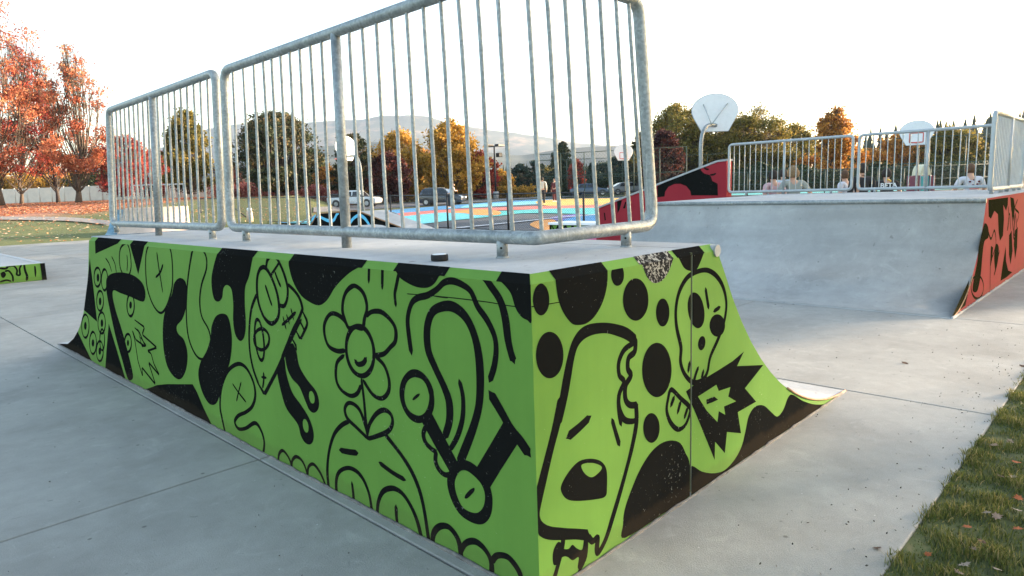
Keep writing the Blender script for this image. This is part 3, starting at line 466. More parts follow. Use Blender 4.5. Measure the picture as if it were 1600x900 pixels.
# ================================================================== SETTING
def polar_sheet():
    A = 240; radii = [0.0]+list(np.geomspace(.6, 5200, 130))
    verts = [(CAM.x, CAM.y, ground_z(CAM.x, CAM.y))]; faces = []
    for r_ in radii[1:]:
        for k in range(A):
            a = 2*pi*k/A; x = CAM.x+r_*cos(a); y = CAM.y+r_*sin(a); verts.append((x, y, ground_z(x, y)))
    for k in range(A): faces.append((0, 1+k, 1+(k+1) % A))
    for i in range(len(radii)-2):
        a0 = 1+i*A; b0 = a0+A
        for k in range(A): faces.append((a0+k, b0+k, b0+(k+1) % A, a0+(k+1) % A))
    return verts, [], faces
m, nt, bs = newmat('lawn')
v = coords(nt); n1 = noise_tex(nt, v, .35, 5, .6); n2 = noise_tex(nt, v, 7, 5, .75); n3 = noise_tex(nt, v, 60, 3, .7)
c = ramp(nt, n1, [(.3, (.06, .085, .02)), (.7, (.13, .14, .035))])
c = mixc(nt, .7, c, ramp(nt, n2, [(.3, (.55, .6, .5)), (.7, (1.35, 1.3, 1.2))]), 'MULTIPLY')
g = N(nt, 'ShaderNodeNewGeometry'); dp = N(nt, 'ShaderNodeVectorMath', operation='DOT_PRODUCT'); dp.inputs[1].default_value = (cos(YAW), sin(YAW), 0)
nt.links.new(g.outputs['Position'], dp.inputs[0])
dl = N(nt, 'ShaderNodeVectorMath', operation='DOT_PRODUCT'); dl.inputs[1].default_value = (sin(YAW), -cos(YAW), 0)
nt.links.new(g.outputs['Position'], dl.inputs[0])
nz = N(nt, 'ShaderNodeMath', operation='MULTIPLY_ADD'); nz.inputs[1].default_value = 14; nt.links.new(n1, nz.inputs[0]); nt.links.new(dp.outputs['Value'], nz.inputs[2])
f1 = ramp(nt, nz.outputs[0], [(0, (0, 0, 0)), (1, (0, 0, 0))])
mr = N(nt, 'ShaderNodeMapRange'); mr.inputs['From Min'].default_value = 45; mr.inputs['From Max'].default_value = 51; nt.links.new(nz.outputs[0], mr.inputs[0])
ml = N(nt, 'ShaderNodeMapRange'); ml.inputs['From Min'].default_value = -26; ml.inputs['From Max'].default_value = -33; nt.links.new(dl.outputs['Value'], ml.inputs[0])
mm = N(nt, 'ShaderNodeMath', operation='MULTIPLY'); nt.links.new(mr.outputs[0], mm.inputs[0]); nt.links.new(ml.outputs[0], mm.inputs[1])
lf = ramp(nt, n2, [(.35, (.16, .07, .04)), (.5, (.36, .15, .09)), (.7, (.50, .26, .16))])
c = mixc(nt, mm.outputs[0], c, lf)
nt.links.new(c, bs.inputs['Base Color']); bs.inputs['Roughness'].default_value = .95; bump(nt, bs, n3, .5, .03)
M['lawn'] = m
structure(obj('ground', polar_sheet(), M['lawn'], smooth=True))

# concrete pad laid in slabs
pad = structure(bpy.data.objects.new('skate_park_pavement', None)); COL.objects.link(pad)
bm = bmesh.new(); bx(bm, (PADX0, PADY0+.02, -.28), (PADX1-.02, PADY1-.02, -.035)); obj('slab_bed', bm, M['seam'], pad)
xs = [PADX0, -9.6, -4.9, -.07, 3.335, 6.62, 13.32, PADX1]; ys = [PADY0, 2.15, 9.6, 15.9, 22.5, PADY1]
for i in range(len(xs)-1):
    for j in range(len(ys)-1):
        bm = bmesh.new(); g_ = .006
        x0, x1, y0, y1 = xs[i]+g_, xs[i+1]-g_, ys[j]+g_, ys[j+1]-g_
        bx(bm, (x0, y0, -.22), (x1, y1, 0), bev=.006)
        s = obj('slab', bm, M['slab'], pad)
        if j == 0:   # ragged crumbly edge where the concrete meets the grass
            pass

vs = []; fs = []; nx_ = 140; ny_ = 26
for i in range(nx_+1):
    for j in range(ny_+1):
        x = -3+14*i/nx_; y = -.895-5*(j/ny_)**1.5; vs.append((x, y, -.012+.016*noise.noise(Vector((x*2.2, y*2.2, 0)))+.008*noise.noise(Vector((x*9, y*9, 3)))-(.5*(j/ny_)**8 if j > 20 else 0)*.1))
for i in range(nx_):
    for j in range(ny_): a = i*(ny_+1)+j; fs.append((a, a+1, a+ny_+2, a+ny_+1))
m, nt, bs = newmat('verge_soil_and_thatch'); v = coords(nt); n1 = noise_tex(nt, v, 9, 6, .75); nt.links.new(ramp(nt, n1, [(.3, (.035, .045, .014)), (.55, (.07, .085, .024)), (.75, (.16, .13, .06))]), bs.inputs['Base Color']); bs.inputs['Roughness'].default_value = 1; M['verge'] = m
structure(obj('grass_verge', (vs, [], fs), M['verge'], smooth=True))
# asphalt court with its painted shapes
court = structure(bpy.data.objects.new('sports_court', None)); COL.objects.link(court)
def sheet(pts, lift, name, mat, parent, planez=None, cut=0):
    bm = bmesh.new(); vs = [bm.verts.new((p[0], p[1], 0)) for p in pts]; f = bm.faces.new(vs)
    bm.normal_update()
    if f.normal.z < 0: bmesh.ops.reverse_faces(bm, faces=[f])
    bmesh.ops.triangulate(bm, faces=bm.faces[:])
    if cut: bmesh.ops.subdivide_edges(bm, edges=bm.edges[:], cuts=cut)
    fn = planez or ground_z
    for q in bm.verts: q.co.z = fn(q.co.x, q.co.y)+lift
    return obj(name, bm, mat, parent)
def smooth_closed(pts, n=6):
    out = []; L = len(pts)
    for i in range(L):
        p0, p1, p2, p3 = [np.array(pts[(i+k-1) % L], float) for k in range(4)]
        for j in range(n):
            t = j/n; out.append(tuple(.5*((2*p1)+(-p0+p2)*t+(2*p0-5*p1+4*p2-p3)*t*t+(-p0+3*p1-3*p2+p3)*t**3)))
    return out
def smooth_open(pts, n=6):
    out = []; P = [pts[0]]+list(pts)+[pts[-1]]
    for i in range(len(pts)-1):
        p0, p1, p2, p3 = [np.array(P[i+k], float) for k in range(4)]
        for j in range(n):
            t = j/n; out.append(tuple(.5*((2*p1)+(-p0+p2)*t+(2*p0-5*p1+4*p2-p3)*t*t+(-p0+3*p1-3*p2+p3)*t**3)))
    out.append(tuple(pts[-1])); return out
M['asphalt'] = basic('dark_court_asphalt', (.055, .065, .08), .8, 0, .2, 3)
cc = dict(blue=(.05, .26, .50), cyan=(.10, .48, .58), teal=(.05, .40, .40), orange=(.66, .27, .05), coral=(.62, .14, .11), yellow=(.70, .42, .08), lightblue=(.18, .55, .66), purple=(.16, .13, .40), line=(.5, .52, .55))
for k, c_ in cc.items(): M['court_'+k] = basic(k+'_court_paint', c_, .75, 0, .12, 1.5)
far = [(430, 347), (520, 336), (615, 327), (660, 323.5), (735, 318), (800, 313), (860, 310.5), (1000, 305), (1200, 298), (1400, 292), (1600, 287)]
fp = [at_court(*q) for q in far]
poly = [(15.6, -2), ]+[(15.6, fp[0].y)]+[(p.x, p.y) for p in fp]+[(fp[-1].x, -2)]
structure(sheet(poly, .0, 'court_surface', M['asphalt'], court, court_z, 3))
def patch(px, col, lift, name='court_marking', sm=True):
    pts = smooth_closed(px, 5) if sm else px
    w_ = [at_court(*q) for q in pts]
    sheet([(max(p.x, 15.62), p.y) for p in w_], lift, name, M['court_'+col], court, court_z)
patch([(432, 347), (520, 337), (616, 328), (735, 318.5), (800, 313.5), (860, 311), (862, 314), (800, 319), (735, 324), (650, 331), (560, 340), (440, 350)], 'blue', .006)
patch([(745, 319), (850, 313.5), (900, 314), (930, 316), (880, 318), (830, 319.5), (760, 323), (720, 325)], 'lightblue', .012)
patch([(838, 315), (880, 311), (960, 310), (1080, 308), (1100, 316), (960, 322), (900, 323.5), (850, 321)], 'yellow', .018)
patch([(600, 336), (700, 328), (800, 324), (900, 321), (1010, 320), (1010, 324), (900, 326), (800, 328.5), (720, 332), (640, 338), (590, 341)], 'coral', .024)
patch([(625, 340), (700, 333), (770, 331), (850, 327), (940, 325), (1000, 325), (1000, 340), (900, 335), (820, 334), (780, 338), (700, 345)], 'teal', .030)
patch([(590, 344), (640, 338), (690, 333), (735, 333), (772, 336), (740, 341), (700, 346), (650, 352), (600, 356), (560, 354)], 'cyan', .036)
patch([(700, 333), (740, 328), (770, 329), (783, 333), (776, 337), (745, 337), (725, 334)], 'orange', .042)
patch([(828, 351), (840, 345), (862, 343), (870, 348), (865, 358), (850, 360), (836, 356)], 'orange', .012)
patch([(858, 341), (900, 335), (960, 332), (960, 352), (905, 352), (880, 346)], 'purple', .012)
patch([(880, 346), (910, 338), (960, 334), (960, 350), (920, 350)], 'blue', .036)
patch([(432, 350), (500, 343), (520, 346), (480, 352), (430, 356)], 'cyan', .012)
patch([(690, 359), (760, 352.6), (860, 342), (930, 336), (930, 337), (860, 343), (760, 353.8), (700, 360)], 'line', .048, sm=False)
patch([(1140, 300), (1300, 296), (1500, 291), (1500, 296), (1300, 301), (1140, 305)], 'teal', .012)

M['road'] = basic('grey_road_asphalt', (.13, .13, .135), .85, 0, .15, 1.2)
def strip(up, lo, name, mat, lift=.05, n=8):
    up = smooth_open(up, n); lo = smooth_open(lo, n); vs = []; fs = []
    for a, b in zip(up, lo):
        for q in (a, b):
            p = at_ground(*q); vs.append((p.x, p.y, ground_z(p.x, p.y)+lift))
    for i in range(len(up)-1): fs.append((2*i+1, 2*i+3, 2*i+2, 2*i))
    return structure(obj(name, (vs, [], fs), mat))
strip([(490, 325), (560, 321), (640, 317), (720, 313), (830, 309), (1000, 302.5)], [(490, 333), (560, 329), (640, 324), (720, 318.5), (830, 311), (1000, 303.5)], 'parking_lot', M['road'])
strip([(-60, 339), (30, 340), (110, 341), (176, 347)], [(-60, 344), (30, 345), (110, 347), (176, 354)], 'park_path', basic('pale_path', (.24, .22, .20), .9), .06)

# ================================================================== RAMPS
def arc_profile(w_, h, n=14):
    R = (h*h+w_*w_)/(2*h); out = []
    a0 = math.asin(min(1, w_/R))
    for i in range(n+1):
        a = a0*(1-i/n); out.append((w_-R*sin(a), R-R*cos(a)))   # (reach, z) from lip to toe
    return out
H = 1.22
def gap_split(bm, x0, x1, keep):
    geom = bm.verts[:]+bm.edges[:]+bm.faces[:]
    if keep < 0: r_ = bmesh.ops.bisect_plane(bm, geom=geom, plane_co=(x0, 0, 0), plane_no=(1, 0, 0), clear_outer=True)
    else: r_ = bmesh.ops.bisect_plane(bm, geom=geom, plane_co=(x1, 0, 0), plane_no=(1, 0, 0), clear_inner=True)
    es = [e for e in r_['geom_cut'] if isinstance(e, bmesh.types.BMEdge)]
    bmesh.ops.holes_fill(bm, edges=es, sides=0)
def hip_bm(X1, wx, Y1, wy, c=.032, nx=14):
    """deck 0..X1 by 0..Y1, transitions falling to +X and +Y; walls at X=0 and Y=0; chamfered edges there"""
    px_ = arc_profile(wx, H, nx); py_ = arc_profile(wy, H, nx)
    bm = bmesh.new(); V = bm.verts.new
    A, B, Cn = [], [], []
    for i in range(nx+1):
        zx = px_[i][1]; zy = py_[i][1]
        zt = H-c if i == 0 else zx
        A.append(V((X1+px_[i][0], 0, zt if i == 0 else zx)))
        Cn.append(V((X1+px_[i][0], Y1+py_[i][0], zx)))
        B.append(V((0, Y1+py_[i][0], H-c if i == 0 else zx)))
    a0 = V((X1, c, H)); b0 = V((c, Y1, H)); cc0 = V((c, c, H)); o1 = V((0, 0, H-c)); o0 = V((0, 0, 0))
    F = lambda vs, mi=0: setattr(bm.faces.new(vs), 'material_index', mi)
    F((cc0, a0, Cn[0], b0))                                    # deck
    F((o1, A[0], a0, cc0), 1); F((B[0], o1, cc0, b0), 1)       # chamfers
    F([o0]+A[::-1]+[o1], 1); F([o0, o1]+B, 1)
    F((A[0], A[1], Cn[1], Cn[0], a0)) ; F((B[0], b0, Cn[0], Cn[1], B[1]))
    for i in range(1, nx):
        F((A[i], A[i+1], Cn[i+1], Cn[i])); F((B[i], Cn[i], Cn[i+1], B[i+1]))
    F((o0, B[-1], Cn[-1], A[-1]))
    bmesh.ops.recalc_face_normals(bm, faces=bm.faces[:])
    return bm
ramp1 = thing('skate_ramp', 'nearest concrete quarter pipe, its walls painted green with black cartoon figures', 'skate ramp')
SX0, SX1 = 1.104, 1.118
for k in (-1, 1):
    b = hip_bm(1.36, 1.95, 5.42, 1.74); gap_split(b, SX0, SX1, k)
    bmesh.ops.recalc_face_normals(b, faces=b.faces[:])
    obj('precast_block', b, [M['deck'], M['green']], ramp1)
bm = bmesh.new(); bx(bm, (SX0-.002, .0012, .02), (SX1+.002, 5.3, 1.2)); obj('joint_filler', bm, M['seam'], ramp1)
bm = bmesh.new(); tube(bm, [(1.350, -.003, 1.189), (1.350, 5.43, 1.189)], .030, 14)
cp = obj('coping_pipe', bm, M['galv'], ramp1)
bm = bmesh.new(); tube(bm, [(.03, 5.43, 1.197), (1.36, 5.43, 1.197)], .031, 14); obj('coping_pipe', bm, M['galv'], ramp1)
bm = bmesh.new(); tube(bm, [(1.350, -.008, 1.189), (1.350, -.002, 1.189)], .030, 16); obj('coping_cap', bm, M['deck'], ramp1)
# thin mortar bead along the foot of the walls
def bead(pts, r_, name, mat, parent):
    bm = bmesh.new(); P = []
    for a, b in zip(pts, pts[1:]):
        n_ = max(2, int((Vector(b)-Vector(a)).length/.06))
        for i in range(n_): P.append(Vector(a).lerp(Vector(b), i/n_)+Vector((0, 0, random.uniform(-.003, .003))))
    P.append(Vector(pts[-1])); tube(bm, P, [r_*random.uniform(.6, 1.4) for _ in P], 6); return obj(name, bm, mat, parent)
bead([(-.008, 7.1, .0), (-.008, 0, .0), (0, -.008, .0), (3.28, -.008, .0)], .008, 'mortar_bead', basic('dirty_mortar', (.15, .14, .125), .95, 0, .4, 20), ramp1)

# ------------------------------------------------------------------ flat painted figures, as drawn on each wall
OFF = dict(L=lambda u, z, d: (-d, u, z), R=lambda u, z, d: (u, -d, z), F=lambda u, z, d: (u, -d, z),
           W=lambda u, z, d: (13.1-d, u, z), B=lambda u, z, d: (u, 14.9-d, z), P=lambda u, z, d: (11-d, u, z))
CFG = dict(L=(ramp1, 0.0, 7.16, H-.034), R=(ramp1, 0.0, 3.3, H-.034))
def ribbon(pts, wd, closed):
    P = [np.array(p) for p in pts]; n = len(P); Lf, Rt = [], []
    for i in range(n):
        a = P[(i-1) % n] if (closed or i > 0) else P[i]; b = P[(i+1) % n] if (closed or i < n-1) else P[i]
        t = b-a; t = t/(np.linalg.norm(t)+1e-9); nn = np.array([-t[1], t[0]])
        k = 1+.07*sin(i*.35+P[0][0]*9)
        if not closed and (i == 0 or i == n-1): k *= .55
        Lf.append(P[i]+nn*wd/2*k); Rt.append(P[i]-nn*wd/2*k)
    if not closed:
        t0 = P[0]-P[1]; t0 = t0/(np.linalg.norm(t0)+1e-9); t1 = P[-1]-P[-2]; t1 = t1/(np.linalg.norm(t1)+1e-9)
        tips = (P[0]+t0*wd*.4, P[-1]+t1*wd*.4)
    else: tips = None
    return Lf, Rt, tips
def rz_top(face): return CFG[face][3]
groups = {}
prev = None
for (face, fig, colr, kind, wd, pts) in MURAL:
    key = (face, fig, colr); 
    if prev is None or prev[:2] != (face, fig): gid = len(groups)
    prev = (face, fig); groups.setdefault((face, fig, gid), []).append((colr, kind, wd, pts))
depth_i = 0
def curve_limit(face, u, z):
    if face == 'R' and u > 1.36:
        R = (H*H+1.95**2)/(2*H); s_ = 3.31-u
        zt = R-sqrt(max(R*R-s_*s_, 0)) if s_ > 0 else 0
        return min(z, zt-.002)
    if face == 'L' and u > 5.42:
        R = (H*H+1.74**2)/(2*H); s_ = 7.16-u
        zt = R-sqrt(max(R*R-s_*s_, 0)) if s_ > 0 else 0
        return min(z, zt-.002)
    return z
PARENTS = {}
def paint_all(parents, limits, mats):
    global depth_i
    for (face, fig, gid), items in groups.items():
        if face not in parents: continue
        last = None
        for (colr, kind, wd, pts) in items:
            bms = {}; first = last if colr == 'g' else None
            depth_i += 1; d = .0004+.00001*(depth_i % 60)+(.0006 if colr == 'g' else 0)+(.0012 if (colr == 'k' and fig in ('painted_star',) and len(pts) < 8) else 0)
            bm = bms.setdefault(colr, bmesh.new())
            umin, umax, zmax = limits[face]
            def cl(p):
                u = min(max(p[0], umin), umax); z = min(max(p[1], .002), zmax)
                return u, curve_limit(face, u, z)
            if kind in 'fpFT':
                P = pts
                if kind in 'FT':
                    us = [p[0] for p in pts]
                    u0, u1 = pts[0][0], (pts[-1][0] if kind == 'F' else pts[1][0])
                    P = list(pts)
                    P[0] = (u0, zmax+.01); j = len(P)-1 if kind == 'F' else 1; P[j] = (u1, zmax+.01)
                    if face in 'LR':
                        c = .032; a, b = sorted((max(u0, .001), max(u1, .001))); q = .0015
                        if face == 'L': quad = [(-q, a, H-c), (-q, b, H-c), (c-q, b, H+q), (c-q, max(a, c), H+q)]
                        else: quad = [(a, -q, H-c), (b, -q, H-c), (b, c-q, H+q), (max(a, c), c-q, H+q)]
                        be = bmesh.new(); be.faces.new([be.verts.new(p) for p in quad])
                        if face == 'R' and a < SX0 < b: bmesh.ops.bisect_plane(be, geom=be.verts[:]+be.edges[:]+be.faces[:], plane_co=(SX0, 0, 0), plane_no=(1, 0, 0))
                        obj('painted_edge', be, M['worn'] if fig.startswith('worn') else mats[face], parents[face])
                if kind == 'f': P = smooth_closed(P, 5)
                if kind == 'F': P = smooth_open(P, 6)
                P = [cl(p) for p in P]
                Q = [P[0]]
                for p in P[1:]:
                    if hypot(p[0]-Q[-1][0], p[1]-Q[-1][1]) > 5e-4: Q.append(p)
                vs = [bm.verts.new(OFF[face](u, z, d)) for u, z in Q]
                from mathutils.geometry import tessellate_polygon
                for tri in tessellate_polygon([[Vector((u, z, 0)) for u, z in Q]]):
                    try: bm.faces.new([vs[i] for i in tri])
                    except ValueError: pass
            else:
                if wd < .019 and fig != 'hairline_crack': wd *= 1.45
                if kind == 'z':
                    pp = [pts[0]]
                    for a_, b_, c_ in zip(pts, pts[1:], pts[2:]):
                        for o_ in (a_, c_):
                            l_ = max(1e-6, hypot(o_[0]-b_[0], o_[1]-b_[1])); k_ = min(.35, wd*.6/l_); pp.append((b_[0]+(o_[0]-b_[0])*k_, b_[1]+(o_[1]-b_[1])*k_))
                    pp.append(pts[-1]); pts = pp
                P = smooth_open(pts, 5) if kind == 's' else (smooth_closed(pts, 5) if kind == 'c' else pts)
                Lf, Rt, tips = ribbon(P, wd, kind == 'c')
                vl = [bm.verts.new(OFF[face](*cl(p), d)) for p in Lf]; vr = [bm.verts.new(OFF[face](*cl(p), d)) for p in Rt]
                n = len(P)
                for i in range(n if kind == 'c' else n-1):
                    j = (i+1) % n; bm.faces.new((vl[i], vl[j], vr[j], vr[i]))
                if tips:
                    for tp, i in ((tips[0], 0), (tips[1], n-1)): bm.faces.new((vl[i], vr[i], bm.verts.new(OFF[face](*cl(tp), d))))
            for colr in ('k', 'g'):
                if colr not in bms: continue
                bm = bms[colr]
                if face == 'R':
                    bmesh.ops.bisect_plane(bm, geom=bm.verts[:]+bm.edges[:]+bm.faces[:], plane_co=(SX0, 0, 0), plane_no=(1, 0, 0))
                    bmesh.ops.bisect_plane(bm, geom=bm.verts[:]+bm.edges[:]+bm.faces[:], plane_co=(SX1, 0, 0), plane_no=(1, 0, 0))
                    dl_ = [f for f in bm.faces if SX0 < f.calc_center_median().x < SX1]
                    bmesh.ops.delete(bm, geom=dl_, context='FACES')
                if not bm.faces: continue
                nm = fig if colr == 'k' else fig+'_highlight'
                mt = mats[face] if colr == 'k' else M['green']
                if fig.startswith('worn'): nm = 'painted_bowl'; mt = M['worn']
                o = obj(nm, bm, mt, first or parents[face]); last = o if colr == 'k' else last
                if nm == 'painted_bowl' and mt is M['worn']: o['label'] = 'worn, scraped black patch at the deck edge'
paint_all(dict(L=ramp1, R=ramp1), dict(L=(0, 7.15, H-.0318), R=(0, 3.3, H-.0318)), dict(L=M['black'], R=M['black']))
# scraped green area beside the worn patch
# ------------------------------------------------------------------ railings
def lerp_path(path, s):
    for a, b in zip(path, path[1:]):
        L = (Vector(b)-Vector(a)).length
        if s <= L+1e-6: return Vector(a).lerp(Vector(b), s/L)
        s -= L
    return Vector(path[-1])
def plen(path): return sum((Vector(b)-Vector(a)).length for a, b in zip(path, path[1:]))
def railing(name, label, base, zb, zt, lean, bars, posts, feet, zdeck, fr=.0305, br=.0097, near=True, group=None):
    """base: plan polyline; bars/posts/feet: distances along it"""
    t = thing(name, label, 'railing', (base[0][0], base[0][1], zdeck), 0, group)
    off = -Vector((base[0][0], base[0][1], zdeck))
    B = [Vector((p[0], p[1], 0)) for p in base]
    # inward lean of each base point
    ln = [Vector((l[0], l[1], 0)) for l in lean]
    T = [b+l for b, l in zip(B, ln)]
    loop = [p+Vector((0, 0, zb)) for p in B]+[p+Vector((0, 0, zt)) for p in T[::-1]]
    n = len(B); start = (loop[0]+loop[-1])/2
    seq = [start]+loop+[start]
    pts = [seq[0]]
    for i in range(1, len(seq)-1):
        corner = i in (1, n, n+1, 2*n)
        r_ = .085 if corner else .012
        rp = round_path([seq[i-1], seq[i], seq[i+1]], r_, 6 if corner else 1)[1:-1]; pts += rp
    pts.append(seq[-1])
    bm = bmesh.new(); tube(bm, [p+off for p in pts], fr, 12 if near else 8, caps=False)
    obj('frame', bm, M['galv'] if near else M['galv_far'], t)
    mt = M['galv'] if near else M['galv_far']
    for s in posts:
        a = lerp_path(B, s); b = lerp_path(T, s*plen(T)/plen(B))
        bm = bmesh.new(); tube(bm, [a+off+Vector((0, 0, zdeck)), b+off+Vector((0, 0, zt))], fr*.93, 12 if near else 8)
        if near: bx_f = None
        obj('post', bm, mt, t)
    for s in feet:
        a = lerp_path(B, s); bm = bmesh.new()
        tube(bm, [a+off+Vector((0, 0, zdeck-.0)), a+off+Vector((0, 0, zb))], fr*.85, 12 if near else 8)
        ft = obj('foot', bm, mt, t)
        if near:
            bm = bmesh.new(); c_ = a+off+Vector((0, 0, zdeck+.045)); dv = (Vector((CAM.x-.0, a.y-1.5, 0))-Vector((a.x, a.y, 0))).normalized()
            tube(bm, [c_+dv*(fr*.80), c_+dv*(fr*.87)], .0055, 8); obj('bolt_hole', bm, M['hole'], ft)
            bm = bmesh.new(); tube(bm, [a+off+Vector((0, 0, zdeck+.0)), a+off+Vector((0, 0, zdeck+.008))], [fr*1.05, fr*.88], 12); obj('weld_ring', bm, mt, ft)
    for s in bars:
        a = lerp_path(B, s)+Vector((0, 0, zb)); b = lerp_path(T, s*plen(T)/plen(B))+Vector((0, 0, zt))
        bm = bmesh.new(); P = []; amp = random.uniform(-.007, .007) if near else 0; am2 = random.uniform(-.004, .004) if near else 0
        d = (lerp_path(B, min(s+.05, plen(B)))-lerp_path(B, max(s-.05, 0))).normalized()
        for k in range(7 if near else 2):
            q = k/(6 if near else 1); P.append(a.lerp(b, q)+off+d*(amp*sin(pi*q)+am2*sin(2*pi*q)))
        tube(bm, P, br, 8 if near else 5, caps=False)
        if near:
            for e_, dz in ((P[0], fr*.9), (P[-1], -fr*.9)):   # weld at each end
                bm2 = bmesh.new()
        obj('baluster', bm, mt, t)
    return t
lnx = .055
def seq(a, b, n): return [a+(b-a)*i/(n-1) for i in range(n)]
# small panel, from far end (Y 6.13) to near end (3.48)
railing('steel_railing', 'shorter galvanised steel railing on the far left of the green ramp deck', [(.4, 6.11), (.4, 3.475)], 1.312, 2.435, [(.085, .02), (.06, .01)],
        [.13*i+.115 for i in range(9)]+[1.28+.135*i+.125 for i in range(9)], [1.28], [.10, 2.44], H, group='railings on the green ramp')
B2 = [(.4, 3.325), (.4, .33), (1.30, .33)]; L1 = 3.325-.33
bars = [3.325-y for y in (3.179, 3.01, 2.845, 2.705, 2.585, 2.462, 2.339, 2.213, 2.084, 1.954, 1.653, 1.523, 1.388, 1.253, 1.121, .985, .852, .726, .595, .465)]
bars += [L1+(x-.4) for x in (.44, .566, .692, .836, .964, 1.098, 1.21)]
railing('steel_railing', 'large galvanised steel railing that bends round the near corner of the green ramp deck', B2, 1.312, 2.425, [(.055, -.0), (.05, .05), (-.03, .06)],
        bars, [3.325-1.797], [.235, 3.325-.535, L1+.66], H, group='railings on the green ramp')
bm = bmesh.new(); tube(bm, [(0, 0, 0), (0, 0, .003), (0, 0, .024), (0, 0, .0275)], [.035, .038, .038, .035], 28)
pk = thing('hockey_puck', 'small black rubber puck lying on the edge of the green ramp deck', 'puck', (.175, .70, H+.001)); obj('rubber_disc', bm, M['rubber'], pk)
bm = bmesh.new(); tube(bm, [(0, 0, .0276), (0, 0, .0290)], .031, 24); obj('pale_top_face', bm, M['white'], pk)

# ------------------------------------------------------------------ far ramp (mirror layout, faces the camera)
ramp2 = thing('skate_ramp', 'far grey concrete quarter pipe facing the camera, its side wall painted red', 'skate ramp')
pr = arc_profile(1.50, H, 14); LX = 8.09; YH = 4.72; XB = 13.32
bm = bmesh.new(); V = bm.verts.new
A = [V((LX-p[0], 0, p[1])) for p in pr]; Cn = [V((LX-p[0], YH+p[0]*1.1, p[1])) for p in pr]; B_ = [V((XB, YH+p[0]*1.1, p[1])) for p in pr]
o0 = V((XB, 0, 0)); o1 = V((XB, 0, H))
def FF(vs, mi=0): f = bm.faces.new(vs); f.material_index = mi; return f
FF((A[0], Cn[0], B_[0], o1), 1)
for i in range(14):
    FF((A[i], A[i+1], Cn[i+1], Cn[i])).smooth = True; FF((Cn[i], Cn[i+1], B_[i+1], B_[i])).smooth = True
FF([o0, o1]+A, 2); FF([o1, o0]+B_[::-1], 1); FF((A[-1], o0, B_[-1], Cn[-1]))
bmesh.ops.recalc_face_normals(bm, faces=bm.faces[:])
obj('ramp_body', bm, [M['trans'], M['deck'], M['red']], ramp2)
bm = bmesh.new(); tube(bm, [(LX-.01, -.004, H-.022), (LX-.01, YH+.02, H-.022)], .031, 12); obj('coping_pipe', bm, M['galv'], ramp2)
bm = bmesh.new(); bx(bm, (6.56, -.006, .0), (6.60, YH+1.7, .006), bev=.002); obj('steel_toe_strip', bm, M['trans'], ramp2)
bead([(6.55, -.01, 0), (13.3, -.01, 0)], .014, 'mortar_bead', M['conc'], ramp2)
# rusty edge along the toe of both side walls
def edge_strip(prf, fn, name, par):
    bm = bmesh.new(); tube(bm, [fn(*p) for p in prf], .007, 5); return obj(name, bm, M['rustedge'], par)
edge_strip(pr[7:], lambda r_, z: (LX-r_, -.004, z+.002), 'steel_edge', ramp2)
edge_strip(arc_profile(1.95, H, 20)[11:], lambda r_, z: (1.36+r_, -.003, z+.003), 'steel_edge', ramp1)
paint_all(dict(F=ramp2), dict(F=(6.62, 13.3, H-.01)), dict(F=M['darkred']))
zb2, zt2 = 1.285, 2.36
yL0, yL1 = 5.77, 3.09
railing('steel_railing', 'left steel railing panel along the back of the far quarter pipe deck', [(13.1, 5.77), (13.1, 3.11)], zb2, zt2, [(.0, 0), (.0, 0)],
        [.127*i+.12 for i in range(9)]+[1.27+.13*i+.13 for i in range(9)], [1.27], [.42, 2.26], H, .03, .0095, False, 'railings on the far ramp')
railing('steel_railing', 'right steel railing panel along the back of the far quarter pipe deck', [(13.1, 2.99), (13.1, .32)], zb2, zt2, [(0, 0), (0, 0)],
        [.13*i+.13 for i in range(9)]+[1.21+.13*i+.13 for i in range(10)], [1.21], [.32, 2.3], H, .03, .0095, False, 'railings on the far ramp')
railing('steel_railing', 'steel railing panel end-on along the red side of the far quarter pipe deck', [(10.15, .30), (12.95, .30)], 1.285, 2.38, [(.02, .0), (0, .0)],
        [.13*i+.13 for i in range(10)]+[1.42+.13*i+.13 for i in range(9)], [1.42], [.12, .9, 2.1, 2.65], H, .034, .0105, False, 'railings on the far ramp')
# sloping red and black wall behind the far ramp
wall = thing('sloping_wall', 'sloping concrete wall painted red and black at the left end of the far ramp', 'painted wall', (0, 0, 0))
bm = bmesh.new(); prof = [(5.83, 0), (5.83, 2.0), (6.05, 1.985), (9.6, .90), (9.6, 0)]
va = [bm.verts.new((13.1, y, z)) for y, z in prof]; vb = [bm.verts.new((13.36, y, z)) for y, z in prof]
bm.faces.new(va); bm.faces.new(vb[::-1])
for i in range(5): bm.faces.new((va[i], va[(i+1) % 5], vb[(i+1) % 5], vb[i]))
bmesh.ops.recalc_face_normals(bm, faces=bm.faces[:]); obj('wall_slab', bm, M['red'], wall)
bm = bmesh.new()
for a, b in (((5.81, 2.002), (6.06, 1.988)), ((6.06, 1.988), (9.62, .902))):
    vs = [bm.verts.new((x, y, z+dz)) for dz in (0, .045) for x, y, z in ((13.085, a[0], a[1]), (13.375, a[0], a[1]), (13.375, b[0], b[1]), (13.085, b[0], b[1]))]
    for f in ((0, 1, 2, 3), (7, 6, 5, 4), (0, 4, 5, 1), (1, 5, 6, 2), (2, 6, 7, 3), (3, 7, 4, 0)): bm.faces.new([vs[i] for i in f])
bmesh.ops.recalc_face_normals(bm, faces=bm.faces[:]); obj('concrete_cap', bm, M['deck'], wall)
paint_all(dict(W=wall), dict(W=(5.84, 9.6, 1.99)), dict(W=M['black']))

